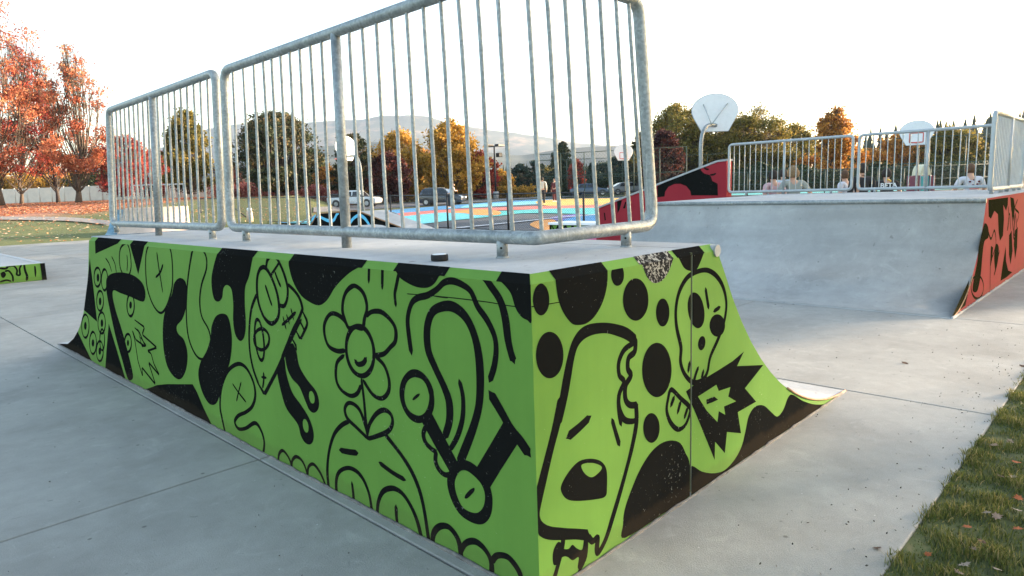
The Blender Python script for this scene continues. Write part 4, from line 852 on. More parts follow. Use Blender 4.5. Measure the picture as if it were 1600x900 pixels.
# ------------------------------------------------------------------ low green box with END lettering
bxl = thing('manual_pad', 'low concrete manual pad with green side lettered END at the left edge', 'skate box')
bm = bmesh.new(); bx(bm, (-6, 14.9, 0), (1.48, 27, .35), bev=.012)
for f in bm.faces:
    if f.normal.y < -.9 or f.calc_center_median().y < 14.902: f.material_index = 1
    if f.calc_center_median().x > 1.478: f.material_index = 2
obj('pad_block', bm, [M['deck'], M['green'], M['black']], bxl)
bm = bmesh.new(); bx(bm, (1.36, 14.93, .351), (1.47, 26.9, .356)); obj('edge_steel', bm, M['galv_far'], bxl)
bm = bmesh.new(); bx(bm, (1.40, 14.893, .004), (1.48, 14.899, .346)); obj('black_corner', bm, M['black'], bxl)
paint_all(dict(B=bxl), dict(B=(-5.9, 1.47, .345)), dict(B=M['black']))

# ------------------------------------------------------------------ kicker box with black and blue arches
pyr = thing('skate_funbox', 'low concrete funbox with sloping ends and black and blue side panel', 'skate box')
prof = [(21.6, .02), (20.5, .88), (17.9, .97), (13.6, .02)]
bm = bmesh.new(); va = [bm.verts.new((11, y, z)) for y, z in prof]; vb = [bm.verts.new((12.05, y, z)) for y, z in prof]
f = bm.faces.new(va); f.material_index = 1; bm.faces.new(vb[::-1])
for i in range(4): bm.faces.new((va[i], va[(i+1) % 4], vb[(i+1) % 4], vb[i]))
bmesh.ops.recalc_face_normals(bm, faces=bm.faces[:])
obj('box_body', bm, [M['deck'], M['black']], pyr)
bm = bmesh.new()
for a, b in zip(prof, prof[1:]):
    tube(bm, [(10.99, a[0], a[1]+.01), (10.99, b[0], b[1]+.01)], .022, 6)
obj('steel_edge', bm, M['rustedge'], pyr)
paint_all(dict(P=pyr), dict(P=(13.7, 21.5, .9)), dict(P=M['blue']))
mnd = thing('low_ramp', 'pale low curved concrete mound in front of the blue and black funbox', 'skate ramp', (8.6, 15.4, 0))
bm = bmesh.new(); vs = []
for i in range(13):
    a = -1+2*i/12; z = .62*cos(a*pi/2)**.8+.005
    vs.append((bm.verts.new((0, a*2.2, z)), bm.verts.new((1.3, a*2.2, z)), bm.verts.new((0, a*2.2, 0)), bm.verts.new((1.3, a*2.2, 0))))
for p, q in zip(vs, vs[1:]):
    bm.faces.new((p[0], p[1], q[1], q[0])); bm.faces.new((p[2], p[0], q[0], q[2])); bm.faces.new((p[1], p[3], q[3], q[1]))
bmesh.ops.recalc_face_normals(bm, faces=bm.faces[:]); obj('mound', bm, M['deck'], mnd, smooth=False)
gr = thing('grind_rail', 'bent round steel grind rail on posts behind the funbox', 'grind rail')
bm = bmesh.new(); tube(bm, round_path([(13.6, 27.8, .06), (13.8, 25.6, .66), (14.2, 20.2, .78), (14.3, 19.2, .1)], .3), .032, 10); obj('rail_tube', bm, M['galv'], gr)
for x, y in ((13.85, 25.4), (14.15, 20.6)):
    bm = bmesh.new(); tube(bm, [(x, y, 0), (x, y, .66)], .028, 8); obj('leg', bm, M['galv_far'], gr)

# small box in front of the court fence
sb = thing('skate_ledge', 'small concrete ledge painted green, black, teal and pink by the court fence', 'skate box')
LXa, La0, La1 = 13.6, 9.75, 11.72
bm = bmesh.new(); bx(bm, (LXa, La0, .0), (LXa+.9, La1, .43), bev=.006); obj('ledge_block', bm, M['black'], sb)
bm = bmesh.new(); bx(bm, (LXa-.03, La0-.03, .432), (LXa+.93, La1+.03, .50), bev=.008); obj('concrete_top', bm, M['white'], sb)
M['pink'] = basic('pink_paint', (.62, .13, .28), .6); M['teal'] = basic('teal_paint', (.05, .36, .36), .6)
def flatpoly(name, pts, mat, par, d=.003):
    bm = bmesh.new(); bm.faces.new([bm.verts.new((LXa-d, y, z)) for y, z in pts]); bmesh.ops.recalc_face_normals(bm, faces=bm.faces[:]); return obj(name, bm, mat, par)
flatpoly('teal_panel', [(11.55, .01), (11.5, .3), (11.0, .3), (10.98, .01)], M['teal'], sb)
flatpoly('pink_panel', [(10.9, .01), (10.9, .26), (9.8, .26), (9.78, .01)], M['pink'], sb)
for k in range(7):
    y = 11.6-.27*k
    flatpoly('green_triangle', [(y, .42), (y-.1, .27), (y-.2, .42)], M['green'], sb, .005)
flatpoly('green_triangle', [(11.7, .02), (11.62, .4), (11.5, .02)], M['green'], sb, .005)

# third ramp, far left, sunlit beige face, blue end
r3 = thing('skate_ramp', 'distant beige quarter pipe with blue mural end and railings, seen through the left railing', 'skate ramp')
pr3 = arc_profile(2.0, 1.25, 10); M['beige'] = concrete('beige_concrete', (.55, .42, .33))
p0 = Vector(fromFL(31, (203-800)/FL*31)+(0,)); p1 = Vector(fromFL(31.5, (290-800)/FL*31.5)+(0,))
ax = (p1-p0).normalized(); fw = Vector((-ax.y, ax.x, 0));
if fw.dot(Vector((cos(YAW), sin(YAW), 0))) < 0: fw = -fw
bm = bmesh.new(); rowsA = []; rowsB = []
for r_, z in pr3:
    rowsA.append(bm.verts.new(p0-fw*r_+Vector((0, 0, z)))); rowsB.append(bm.verts.new(p1+ax*r_*.5-fw*r_+Vector((0, 0, z))))
ba = [bm.verts.new(p0+fw*1.6+Vector((0, 0, z))) for z in (1.25, 0)]; bb = [bm.verts.new(p1+fw*1.6+Vector((0, 0, z))) for z in (1.25, 0)]
for i in range(10): bm.faces.new((rowsA[i], rowsA[i+1], rowsB[i+1], rowsB[i])).smooth = True
bm.faces.new((rowsA[0], rowsB[0], bb[0], ba[0])); f = bm.faces.new([ba[1], ba[0]]+rowsA); f.material_index = 1; bm.faces.new([bb[0], bb[1]]+rowsB[::-1]); bm.faces.new((ba[0], bb[0], bb[1], ba[1]))
bmesh.ops.recalc_face_normals(bm, faces=bm.faces[:]); obj('ramp_body', bm, [M['beige'], M['beige']], r3)
q = p0-ax*.5
bm = bmesh.new(); vs = []
for i in range(11):
    r_, z = pr3[i]; z = z*.95+.02; vs.append((bm.verts.new(q-fw*r_*.9+Vector((0, 0, z))), bm.verts.new(q+ax*.48-fw*r_*.9+Vector((0, 0, z)))))
g0 = bm.verts.new(q+fw*.2); 
for a, b in zip(vs, vs[1:]): bm.faces.new((a[0], a[1], b[1], b[0]))
bm.faces.new([g0]+[a[0] for a in vs]); bmesh.ops.recalc_face_normals(bm, faces=bm.faces[:]); M['dullblue'] = basic('dull_blue_mural', (.09, .19, .26), .6, 0, .6, 2.5); obj('blue_end_block', bm, M['dullblue'], r3)
bm = bmesh.new(); tube(bm, round_path([p0+fw*1.4+Vector((0, 0, 1.25)), p0+fw*1.4+Vector((0, 0, 2.3)), p1+fw*1.4+Vector((0, 0, 2.3)), p1+fw*1.4+Vector((0, 0, 1.25))], .1), .03, 6); obj('rail_frame', bm, M['galv_far'], r3)
for i in range(12):
    a = p0.lerp(p1, (i+.5)/12)+fw*1.4
    bm = bmesh.new(); tube(bm, [a+Vector((0, 0, 1.3)), a+Vector((0, 0, 2.3))], .012, 5); obj('baluster', bm, M['galv_far'], r3)
# ================================================================== FENCES, HOOPS, POLES
def place(px, F): return fromFL(F, (px-800)/FL*F)
# chain-link court fence
fx = 15.5; ft = thing('chain_link_fence', 'low black chain-link fence between the skate park and the painted court', 'fence', (0, 0, 0))
ypos = [9.4, 11.9, 15.3, 18.6, 22.3, 25.6, 29, 32.4, 35.8, 39.2, 42.6]
def fz(y): return max(0, .012*(FLof(fx, y)[0]-22))+.0
bm = None
for y in ypos:
    bm = bmesh.new(); tube(bm, [(fx, y, 0), (fx, y, fz(y)+1.38)], .035, 8); obj('post', bm, M['blackmetal'], ft)
for a, b in zip(ypos, ypos[1:]):
    bm = bmesh.new(); tube(bm, [(fx, a, fz(a)+1.34), (fx, b, fz(b)+1.34)], .026, 6); obj('top_rail', bm, M['blackmetal'], ft)
    bm = bmesh.new(); tube(bm, [(fx, a, fz(a)+.06), (fx, b, fz(b)+.06)], .018, 5); obj('bottom_rail', bm, M['blackmetal'], ft)
def wires(bm, y0, y1, h, pitch, r_, fn):
    n = int((y1-y0+h)/pitch)
    for i in range(n+1):
        for s_ in (1, -1):
            a = y0-h+i*pitch if s_ > 0 else y0+i*pitch
            pts = []
            for t in (0, 1):
                y = a+h*t if s_ > 0 else a-h*t+0
                pts.append([y, t*h])
            # clip to panel
            (ya, za), (yb, zb_) = pts
            lo, hi = y0, y1
            ts = sorted([(lo-ya)/(yb-ya), (hi-ya)/(yb-ya)]); t0, t1 = max(0, ts[0]), min(1, ts[1])
            if t1-t0 < .02: continue
            P = [fn(ya+(yb-ya)*t, za+(zb_-za)*t) for t in (t0, t1)]
            tube(bm, P, r_, 3, caps=False)
bm = bmesh.new(); wires(bm, ypos[0], ypos[-1], 1.28, .085, .0028, lambda y, z: Vector((fx, y, fz(y)+.05+z)))
stuff(obj('chain_link_mesh', bm, M['blackmetal'], ft))
# gate stay seen at the left end
bm = bmesh.new(); tube(bm, [(fx, 39.2, fz(39)+1.3), (fx, 35.8, fz(36)+.1)], .03, 5); obj('brace', bm, M['blackmetal'], ft)

# tall court fence
def tallfence(name, label, pA, pB, FA, FB, ztop, n, pitch, mid=True):
    a = Vector((*place(pA, FA), 0)); b = Vector((*place(pB, FB), 0)); L = (b-a).length; d = (b-a)/L
    za, zb_ = ground_z(a.x, a.y), ground_z(b.x, b.y); t = thing(name, label, 'fence', (a.x, a.y, za)); o = -Vector((a.x, a.y, za))
    P = lambda s, z: a+d*s+Vector((0, 0, za+(zb_-za)*s/L+z))+o
    for i in range(n+1):
        bm = bmesh.new(); tube(bm, [P(L*i/n, 0), P(L*i/n, ztop)], .045, 6); obj('post', bm, M['darkgreenmetal'], t)
    for z in ((.1, ztop*.5, ztop-.02) if mid else (.1, ztop-.02)):
        bm = bmesh.new(); tube(bm, [P(0, z), P(L, z)], .032, 5); obj('rail', bm, M['darkgreenmetal'], t)
    bm = bmesh.new(); wires(bm, 0, L, ztop-.1, pitch, .004, lambda s, z: P(s, z+.05)); stuff(obj('chain_link_mesh', bm, M['darkgreenmetal'], t))
    return t
tallfence('tall_court_fence', 'tall dark green chain-link fence behind the walking man', 846, 1075, 66, 60, 4.3, 6, .32)
tallfence('tall_court_fence', 'second tall chain-link fence, lower and further back, right of the walking man', 848, 1240, 80, 78, 4.3, 9, .6)
tallfence('tall_court_fence', 'tall dark green fence behind the seated spectators at the right', 1130, 1620, 52, 50, 1.9, 12, .14)
tallfence('tall_court_fence', 'high thin-wired backstop fence behind the right basketball hoop', 1395, 1562, 58, 55, 4.3, 3, .4)

# cream panel fence behind the red trees
cf = thing('panel_fence', 'long cream vinyl panel fence behind the red maple trees', 'fence', (0, 0, 0))
pa = Vector((*fromFL(97, -.86*97), 0)); pb = Vector((*fromFL(88, -.42*88), 0)); npn = 24
M['glowcream'] = M['offwhite']
for i in range(npn):
    a = pa.lerp(pb, i/npn); b = pa.lerp(pb, (i+1)/npn); za = ground_z(a.x, a.y)-.05
    d = (b-a).normalized(); nrm_ = Vector((-d.y, d.x, 0)); hh = 2.05
    bm = bmesh.new(); vs = [bm.verts.new(p+nrm_*s+Vector((0, 0, z))) for p in (a+d*.07, b-d*.07) for s in (-.02, .02) for z in (za+.06, za+hh)]
    for f in ((0, 1, 3, 2), (4, 6, 7, 5), (0, 4, 5, 1), (2, 3, 7, 6), (0, 2, 6, 4), (1, 5, 7, 3)): bm.faces.new([vs[k] for k in f])
    bmesh.ops.recalc_face_normals(bm, faces=bm.faces[:]); obj('fence_panel', bm, M['offwhite'], cf)
    bm = bmesh.new(); tube(bm, [a+Vector((0, 0, za-.1)), a+Vector((0, 0, za+hh+.1))], .085, 4); obj('post', bm, M['offwhite'], cf)

# basketball hoops
def hoop(label, px, F, board_c, face_back, pole_side, col=None, scale=1.0, group='basketball hoops'):
    x, y = place(px, F); g0 = ground_z(x, y)
    t = thing('basketball_hoop', label, 'basketball hoop', (x, y, g0), 0, group)
    bp = at(board_c[0], board_c[1], F); c = Vector((bp.x-x, bp.y-y, bp.z-g0))
    nrm_ = Vector((CAM.x-bp.x, CAM.y-bp.y, 0)).normalized()
    R_ = Matrix.Rotation(radians(board_c[2]), 3, 'Z'); nrm_ = R_ @ nrm_      # direction the near face looks
    rt = Vector((-nrm_.y, nrm_.x, 0))
    # fan shaped board
    out = []
    W, Hh = .69*scale, 1.0*scale
    for k in range(15):
        a = radians(-20+220*k/14); out.append((W*cos(a), .18+.50*sin(a) if sin(a) > 0 else .18+.42*sin(a)))
    out = [(u*1.0, v_*Hh) for u, v_ in out]; out += [(-.40*scale, -.42*scale), (.40*scale, -.42*scale)]
    bm = bmesh.new(); fa = [bm.verts.new(c+rt*u+Vector((0, 0, v_))+nrm_*.025) for u, v_ in out]; fb = [bm.verts.new(c+rt*u+Vector((0, 0, v_))-nrm_*.025) for u, v_ in out]
    bm.faces.new(fa); bm.faces.new(fb[::-1]); n = len(out)
    for i in range(n): bm.faces.new((fa[i], fb[i], fb[(i+1) % n], fa[(i+1) % n]))
    bmesh.ops.recalc_face_normals(bm, faces=bm.faces[:]); bd = obj('backboard', bm, M['white'], t)
    front = -nrm_ if face_back else nrm_
    bm = bmesh.new()
    for i in range(n):
        a = c+rt*out[i][0]+Vector((0, 0, out[i][1])); b = c+rt*out[(i+1) % n][0]+Vector((0, 0, out[(i+1) % n][1])); tube(bm, [a, b], .02, 5)
    obj('board_rim', bm, M['galv_far'], bd)
    # painted square and ring on the front
    bm = bmesh.new(); s_ = .27*scale
    for a, b in (((-s_, -.30), (s_, -.30)), ((s_, -.30), (s_, .12)), ((s_, .12), (-s_, .12)), ((-s_, .12), (-s_, -.30))):
        pa_, pb_ = [c+front*.03+rt*q[0]+Vector((0, 0, q[1]*scale)) for q in (a, b)]
        tube(bm, [pa_, pb_], .022, 4)
    obj('target_square', bm, M['court_coral'], bd)
    bm = bmesh.new(); rc = c+front*(.03+.38)+Vector((0, 0, -.33*scale))
    tube(bm, [rc+Vector((cos(a)*.23, sin(a)*.23, 0)) for a in [2*pi*k/16 for k in range(17)]], .012, 5, caps=False)
    tube(bm, [c+front*.02+Vector((0, 0, -.33*scale)), rc-front*.2], .03, 5); obj('rim', bm, M['court_coral'], t)
    # gooseneck pole
    px_off = pole_side[0]; reach = rt*px_off-front*pole_side[1]
    base = Vector((c.x, c.y, 0))+reach
    zc = c.z-.25
    pts = round_path([base, base+Vector((0, 0, zc)), c-front*.1+Vector((0, 0, -.25))], min(.75, reach.length*.8), 8)
    bm = bmesh.new(); tube(bm, pts, .058, 10); obj('pole', bm, M['galv'], t, smooth=False)
    for s_ in (-1, 1):
        bm = bmesh.new(); tube(bm, [c-front*.05+rt*.36*s_+Vector((0, 0, .38)), c-front*(.5)+rt*px_off*.35+Vector((0, 0, -.25))], .017, 5); obj('brace', bm, M['galv_far'], t)
    # move so that the thing stands at its pole
    return t
hoop('nearest basketball hoop seen from behind, fan backboard on a curved steel pole', 1117, 20.3, (1117, 183, 14), True, (-.62, .9))
hoop('basketball hoop seen from behind through the big railing on the left', 536, 31, (540, 236, 48), True, (-.55, 1.3))
hoop('basketball hoop with red target square beyond the court, right of the walking man', 975, 47, (974, 241, 20), False, (.6, 1.2))
hoop('basketball hoop with red target square above the far railing on the right', 1432, 31, (1432, 212, 0), False, (.1, .9))

# light pole
def lightpole():
    x, y = place(780, 74); g0 = ground_z(x, y); t = thing('light_pole', 'tall dark light pole with two lamp heads beside the bright red tree', 'light pole', (x, y, g0))
    h_ = at(778, 229, 74).z-g0
    bm = bmesh.new(); tube(bm, [(0, 0, 0), (0, 0, h_)], [.13, .08], 8); obj('pole', bm, M['blackmetal'], t)
    bm = bmesh.new(); tube(bm, [(0, 0, 0), (0, 0, .9)], .3, 10); obj('concrete_base', bm, M['conc'], t)
    d = Vector((sin(YAW), -cos(YAW), 0))
    for s_, z in ((-.6, h_), (.6, h_)):
        bm = bmesh.new(); R_ = Matrix.Rotation(YAW-pi/2, 3, 'Z'); c = d*s_
        bx(bm, (c.x-.5, c.y-.28, z-.1), (c.x+.5, c.y+.28, z+.16), bev=.04); obj('lamp_head', bm, M['blackmetal'], t)
    bm = bmesh.new(); bx(bm, (-.2+.5*d.x, -.2+.5*d.y, h_-1.2), (.3+.5*d.x, .3+.5*d.y, h_-.75), bev=.03); obj('floodlight', bm, M['blackmetal'], t)
lightpole()
def bollard():
    x, y = place(397, 36); t = thing('drinking_fountain', 'short pale concrete drinking fountain on the lawn behind the railing', 'fountain', (x, y, ground_z(x, y)))
    bm = bmesh.new(); tube(bm, [(0, 0, 0), (0, 0, .55)], [.16, .15], 12); obj('pedestal', bm, M['beige'], t)
    bm = bmesh.new(); tube(bm, [(0, 0, .55), (0, 0, .62), (0, 0, .72), (0, 0, .74)], [.08, .13, .11, .05], 12); obj('basin', bm, M['white'], t)
bollard()
# playground tower with half-round cream top
def playground():
    x, y = place(1438, 44); g0 = ground_z(x, y); t = thing('playground_tower', 'playground tower with cream half-round roof, maroon sides and teal panel', 'playground', (x, y, g0), YAW-pi/2)
    t.scale = (.52, .52, .96)
    M['cream'] = basic('cream_plastic', (.62, .58, .40), .5); M['maroon'] = basic('maroon_plastic', (.16, .03, .05), .5)
    zt = 1.35
    bm = bmesh.new(); n = 12
    rows = []
    for yy in (-.9, .9): rows.append([bm.verts.new((.62*cos(pi*k/n), yy, zt+.72*sin(pi*k/n))) for k in range(n+1)])
    for k in range(n): bm.faces.new((rows[0][k], rows[0][k+1], rows[1][k+1], rows[1][k]))
    bm.faces.new(rows[0]); bm.faces.new(rows[1][::-1]); bmesh.ops.recalc_face_normals(bm, faces=bm.faces[:]); obj('roof', bm, M['cream'], t)
    for sx in (-.95, .95):
        bm = bmesh.new(); bx(bm, (sx-.28, -.9, .1), (sx+.28, .9, zt-.02), bev=.03); obj('side_panel', bm, M['maroon'], t)
    bm = bmesh.new(); bx(bm, (-.45, -.85, .2), (.45, -.78, zt-.05)); obj('climbing_panel', bm, M['teal'], t)
    for sx in (-.62, .62):
        for sy in (-.9, .9): bm = bmesh.new(); tube(bm, [(sx, sy, 0), (sx, sy, zt)], .06, 6); obj('post', bm, M['galv_far'], t)
    bm = bmesh.new(); bx(bm, (-1.3, -1, .0), (1.3, 1, .2)); obj('deck', bm, M['blackmetal'], t)
playground()
# power lines
for k in range(3):
    a = at(-200, -14-16*k, 90); b = at(420, 196-12*k, 260); P = []
    for i in range(25):
        q = i/24; p = a.lerp(b, q); p.z -= 4*q*(1-q)*5; P.append(p)
    bm = bmesh.new(); tube(bm, P, .016, 4)
    tag(obj('power_line', bm, M['galv_far']), ['topmost', 'middle', 'lowest'][k]+' of three thin overhead wires in the sky above the red trees', 'power line', 'overhead wires')

# ================================================================== CARS
M['glass'] = basic('dark_car_glass', (.012, .014, .018), .08)
M['tyre'] = basic('tyre_rubber', (.02, .02, .02), .8); M['rimm'] = basic('alloy_rim', (.45, .46, .48), .35, .7)
M['tail'] = basic('red_tail_lamp', (.45, .02, .02), .3); M['headl'] = basic('clear_headlamp', (.7, .7, .68), .2)
def carpaint(n, c):
    m, nt, bs = newmat(n); bs.inputs['Base Color'].default_value = (*c, 1); bs.inputs['Roughness'].default_value = .25; bs.inputs['Coat Weight'].default_value = .5
    nn = noise_tex(nt, coords(nt), 3, 3); nt.links.new(ramp(nt, nn, [(.3, sc(c, .9)), (.7, sc(c, 1.1))]), bs.inputs['Base Color']); return m
def car(label, cat, px, F, heading, kind, col, s=.88, name='parked_car'):
    x, y = place(px, F); t = thing(name, label, cat, (x, y, ground_z(x, y)+.02), heading); t.scale = (s, s, s)
    mt = carpaint(name+'_paint', col)
    if kind == 'suv':
        low = [(-2.35, .45), (-2.38, .95), (-2.30, 1.12), (-.9, 1.14), (1.0, 1.10), (2.0, .98), (2.32, .80), (2.38, .45), (2.2, .28), (-2.2, .28)]
        cab = [(-2.28, 1.10), (-1.95, 1.68), (-1.6, 1.76), (.1, 1.76), (.45, 1.68), (1.15, 1.08)]; wins = [(-2.02, -1.25), (-1.18, -.28), (-.20, .62)]
        wz = (1.14, 1.62)
    elif kind == 'pickup':
        low = [(-2.75, .5), (-2.78, 1.02), (-.7, 1.04), (1.15, 1.06), (2.35, .98), (2.62, .80), (2.66, .5), (2.5, .32), (-2.6, .38)]
        cab = [(-.85, 1.02), (-.72, 1.62), (-.45, 1.72), (.45, 1.72), (.75, 1.64), (1.35, 1.04)]; wins = [(-.68, -.02), (.06, .80)]; wz = (1.08, 1.6)
    else:
        low = [(-2.2, .4), (-2.25, .85), (-1.6, .98), (1.0, .92), (1.95, .78), (2.2, .6), (2.22, .4), (2.05, .24), (-2.05, .24)]
        cab = [(-1.85, .95), (-1.1, 1.38), (-.4, 1.44), (.25, 1.40), (1.15, .90)]; wins = [(-1.25, -.32), (-.24, .6)]; wz = (.97, 1.33)
    def prism(prof, w0, w1, z0, z1, bev):
        bm = bmesh.new(); sides = []
        for s_ in (-1, 1): sides.append([bm.verts.new((p[0], s_*(w0+(w1-w0)*(p[1]-z0)/(z1-z0)), p[1])) for p in prof])
        n = len(prof); bm.faces.new(sides[0]); bm.faces.new(sides[1][::-1])
        for i in range(n): bm.faces.new((sides[0][i], sides[1][i], sides[1][(i+1) % n], sides[0][(i+1) % n]))
        bmesh.ops.recalc_face_normals(bm, faces=bm.faces[:]); bmesh.ops.bevel(bm, geom=bm.edges[:], offset=bev, segments=2, affect='EDGES', profile=.6); return bm
    obj('body', prism(low, .93, .88, .3, 1.1, .045), mt, t, smooth=True)
    obj('cabin', prism(cab, .86, .68, 1.05, 1.75, .03), mt, t, smooth=True)
    def wq(xa, xb, s_):
        bm = bmesh.new(); z0, z1 = wz; sl = .10
        cabt = lambda z: (.86+(.68-.86)*(z-1.05)/.7)+.012
        fr_ = 0.28 if xb == wins[-1][1] else 0; bk = .22 if (xa == wins[0][0] and kind != 'pickup') else .03
        pts = [(xa, z0), (xb+(.30 if fr_ else 0), z0), (xb, z1), (xa+bk, z1)]
        vs = [bm.verts.new((p, s_*cabt(z), z)) for p, z in pts]; vi = [bm.verts.new((p, s_*(cabt(z)-.02), z)) for p, z in pts]
        bm.faces.new(vs)
        for i in range(4): bm.faces.new((vs[i], vi[i], vi[(i+1) % 4], vs[(i+1) % 4]))
        bmesh.ops.recalc_face_normals(bm, faces=bm.faces[:]); obj('side_window', bm, M['glass'], t)
    for xa, xb in wins:
        for s_ in (-1, 1): wq(xa, xb, s_)
    for (i0, i1), nm in (((len(cab)-2, len(cab)-1), 'windscreen'), ((0, 1), 'rear_window')):
        a, b = cab[i0], cab[i1]; bm = bmesh.new(); d = Vector((b[0]-a[0], 0, b[1]-a[1])).normalized(); nn = Vector((-d.z, 0, d.x))*(1 if nm == 'windscreen' else 1)
        if (nn.x > 0) != (nm == 'windscreen'): nn = -nn
        q0 = Vector((a[0], 0, a[1])).lerp(Vector((b[0], 0, b[1])), .12)+nn*.012; q1 = Vector((a[0], 0, a[1])).lerp(Vector((b[0], 0, b[1])), .88)+nn*.012
        vs = [bm.verts.new(q0+Vector((0, -.62, 0))), bm.verts.new(q0+Vector((0, .62, 0))), bm.verts.new(q1+Vector((0, .68, 0))), bm.verts.new(q1+Vector((0, -.68, 0)))]
        bm.faces.new(vs); obj(nm, bm, M['glass'], t)
    wb = (-1.5, 1.45) if kind != 'pickup' else (-1.75, 1.65); wr = .36 if kind != 'sedan' else .32
    for wx in wb:
        for s_ in (-1, 1):
            bm = bmesh.new(); tube(bm, [(wx, s_*.70, wr), (wx, s_*.72, wr), (wx, s_*.93, wr), (wx, s_*.95, wr)], [wr*.9, wr, wr, wr*.9], 20); wh = obj('wheel', bm, M['tyre'], t)
            bm = bmesh.new(); tube(bm, [(wx, s_*.93, wr), (wx, s_*.962, wr)], [wr*.66, wr*.6], 14); obj('rim', bm, M['rimm'], wh)
            bm = bmesh.new(); tube(bm, [(wx, s_*.88, wr+.03), (wx, s_*.935, wr+.03)], wr*1.16, 18); obj('wheel_arch', bm, M['blackmetal'], t)
    xe = low[-2][0] if kind != 'pickup' else 2.6
    for s_ in (-1, 1):
        bm = bmesh.new(); bx(bm, (low[0][0]-.03, s_*.72-.13, .78), (low[0][0]+.1, s_*.72+.13, 1.08), bev=.02); obj('tail_light', bm, M['tail'], t)
        bm = bmesh.new(); fxx = max(p[0] for p in low); bx(bm, (fxx-.22, s_*.68-.2, .66), (fxx+.01, s_*.68+.2, .84), bev=.03); obj('headlight', bm, M['headl'], t)
        bm = bmesh.new(); bx(bm, (.75, s_*.97-.09, 1.1), (.92, s_*.97+.09, 1.24), bev=.03); obj('wing_mirror', bm, M['blackmetal'], t)
    bm = bmesh.new(); bx(bm, (low[0][0]-.06, -.86, .34), (low[0][0]+.05, .86, .56), bev=.03); obj('bumper', bm, M['blackmetal'], t)
    if kind == 'suv':
        for s_ in (-1, 1): bm = bmesh.new(); tube(bm, [(-1.7, s_*.62, 1.80), (.1, s_*.62, 1.80)], .022, 5); obj('roof_rail', bm, M['galv_far'], t)
    if kind == 'pickup':
        bm = bmesh.new(); bx(bm, (-2.72, -.86, 1.03), (-.9, .86, 1.42), bev=.06); obj('bed_canopy', bm, M['glass'], t)
    return t
rt_ang = YAW-pi/2
car('dark blue sport utility vehicle parked beyond the court, below the golden tree', 'car', 697, 57, rt_ang-.22, 'suv', (.018, .024, .038), .80)
car('white pickup truck parked left of the dark vehicle, seen through the railing', 'pickup truck', 562, 60, rt_ang-.2, 'pickup', (.62, .64, .66), .84, 'parked_pickup')
car('dark blue parked car behind the tall court fence', 'car', 925, 78, rt_ang-.1, 'sedan', (.03, .06, .11), 1.0)
car('grey parked car half hidden behind the tall court fence, right of the dark blue one', 'car', 985, 80, rt_ang+.1, 'sedan', (.14, .15, .16), 1.0)
car('silver parked car at the far left behind the spectators', 'car', 1178, 80, rt_ang, 'sedan', (.3, .32, .34), 1.0)
# ================================================================== TREES
rng = np.random.default_rng(5)
def leaf_mesh(name, centres, size, mat, parent, tint, flat=0.0, asp=1.0, up=None):
    n = len(centres); c = np.asarray(centres)
    a = rng.normal(size=(n, 3)); 
    if flat: a[:, 2] *= (1-flat)
    a /= np.linalg.norm(a, axis=1)[:, None]+1e-9
    b = rng.normal(size=(n, 3)); b -= a*np.sum(a*b, axis=1)[:, None]; b /= np.linalg.norm(b, axis=1)[:, None]+1e-9
    s = (size*rng.uniform(.6, 1.3, n))[:, None]
    v = np.empty((n, 4, 3)); v[:, 0] = c-a*s*asp; v[:, 1] = c-b*s*.55; v[:, 2] = c+a*s*asp; v[:, 3] = c+b*s*.55
    me = bpy.data.meshes.new(name); me.vertices.add(n*4); me.loops.add(n*4); me.polygons.add(n)
    me.vertices.foreach_set('co', v.reshape(-1).astype(np.float32)); me.loops.foreach_set('vertex_index', np.arange(n*4, dtype=np.int32))
    me.polygons.foreach_set('loop_start', np.arange(0, n*4, 4, dtype=np.int32)); me.polygons.foreach_set('loop_total', np.full(n, 4, dtype=np.int32))
    at_ = me.attributes.new('tint', 'FLOAT', 'FACE'); at_.data.foreach_set('value', np.clip(tint, 0, 1).astype(np.float32))
    me.update(); me.materials.append(mat); return link(bpy.data.objects.new(name, me), parent)
def limb(bm, a, b, r0, r1, wob, n=5, seg=5):
    a, b = Vector(a), Vector(b); L = (b-a).length; P = []
    o1 = Vector((random.gauss(0, wob), random.gauss(0, wob), random.gauss(0, wob*.4)))*L
    for i in range(seg+1):
        q = i/seg; p = a.lerp(b, q)+o1*sin(pi*q); p.z += -L*.10*sin(pi*q); P.append(p)
    tube(bm, P, [r0+(r1-r0)*i/seg for i in range(seg+1)], n, caps=False); return P
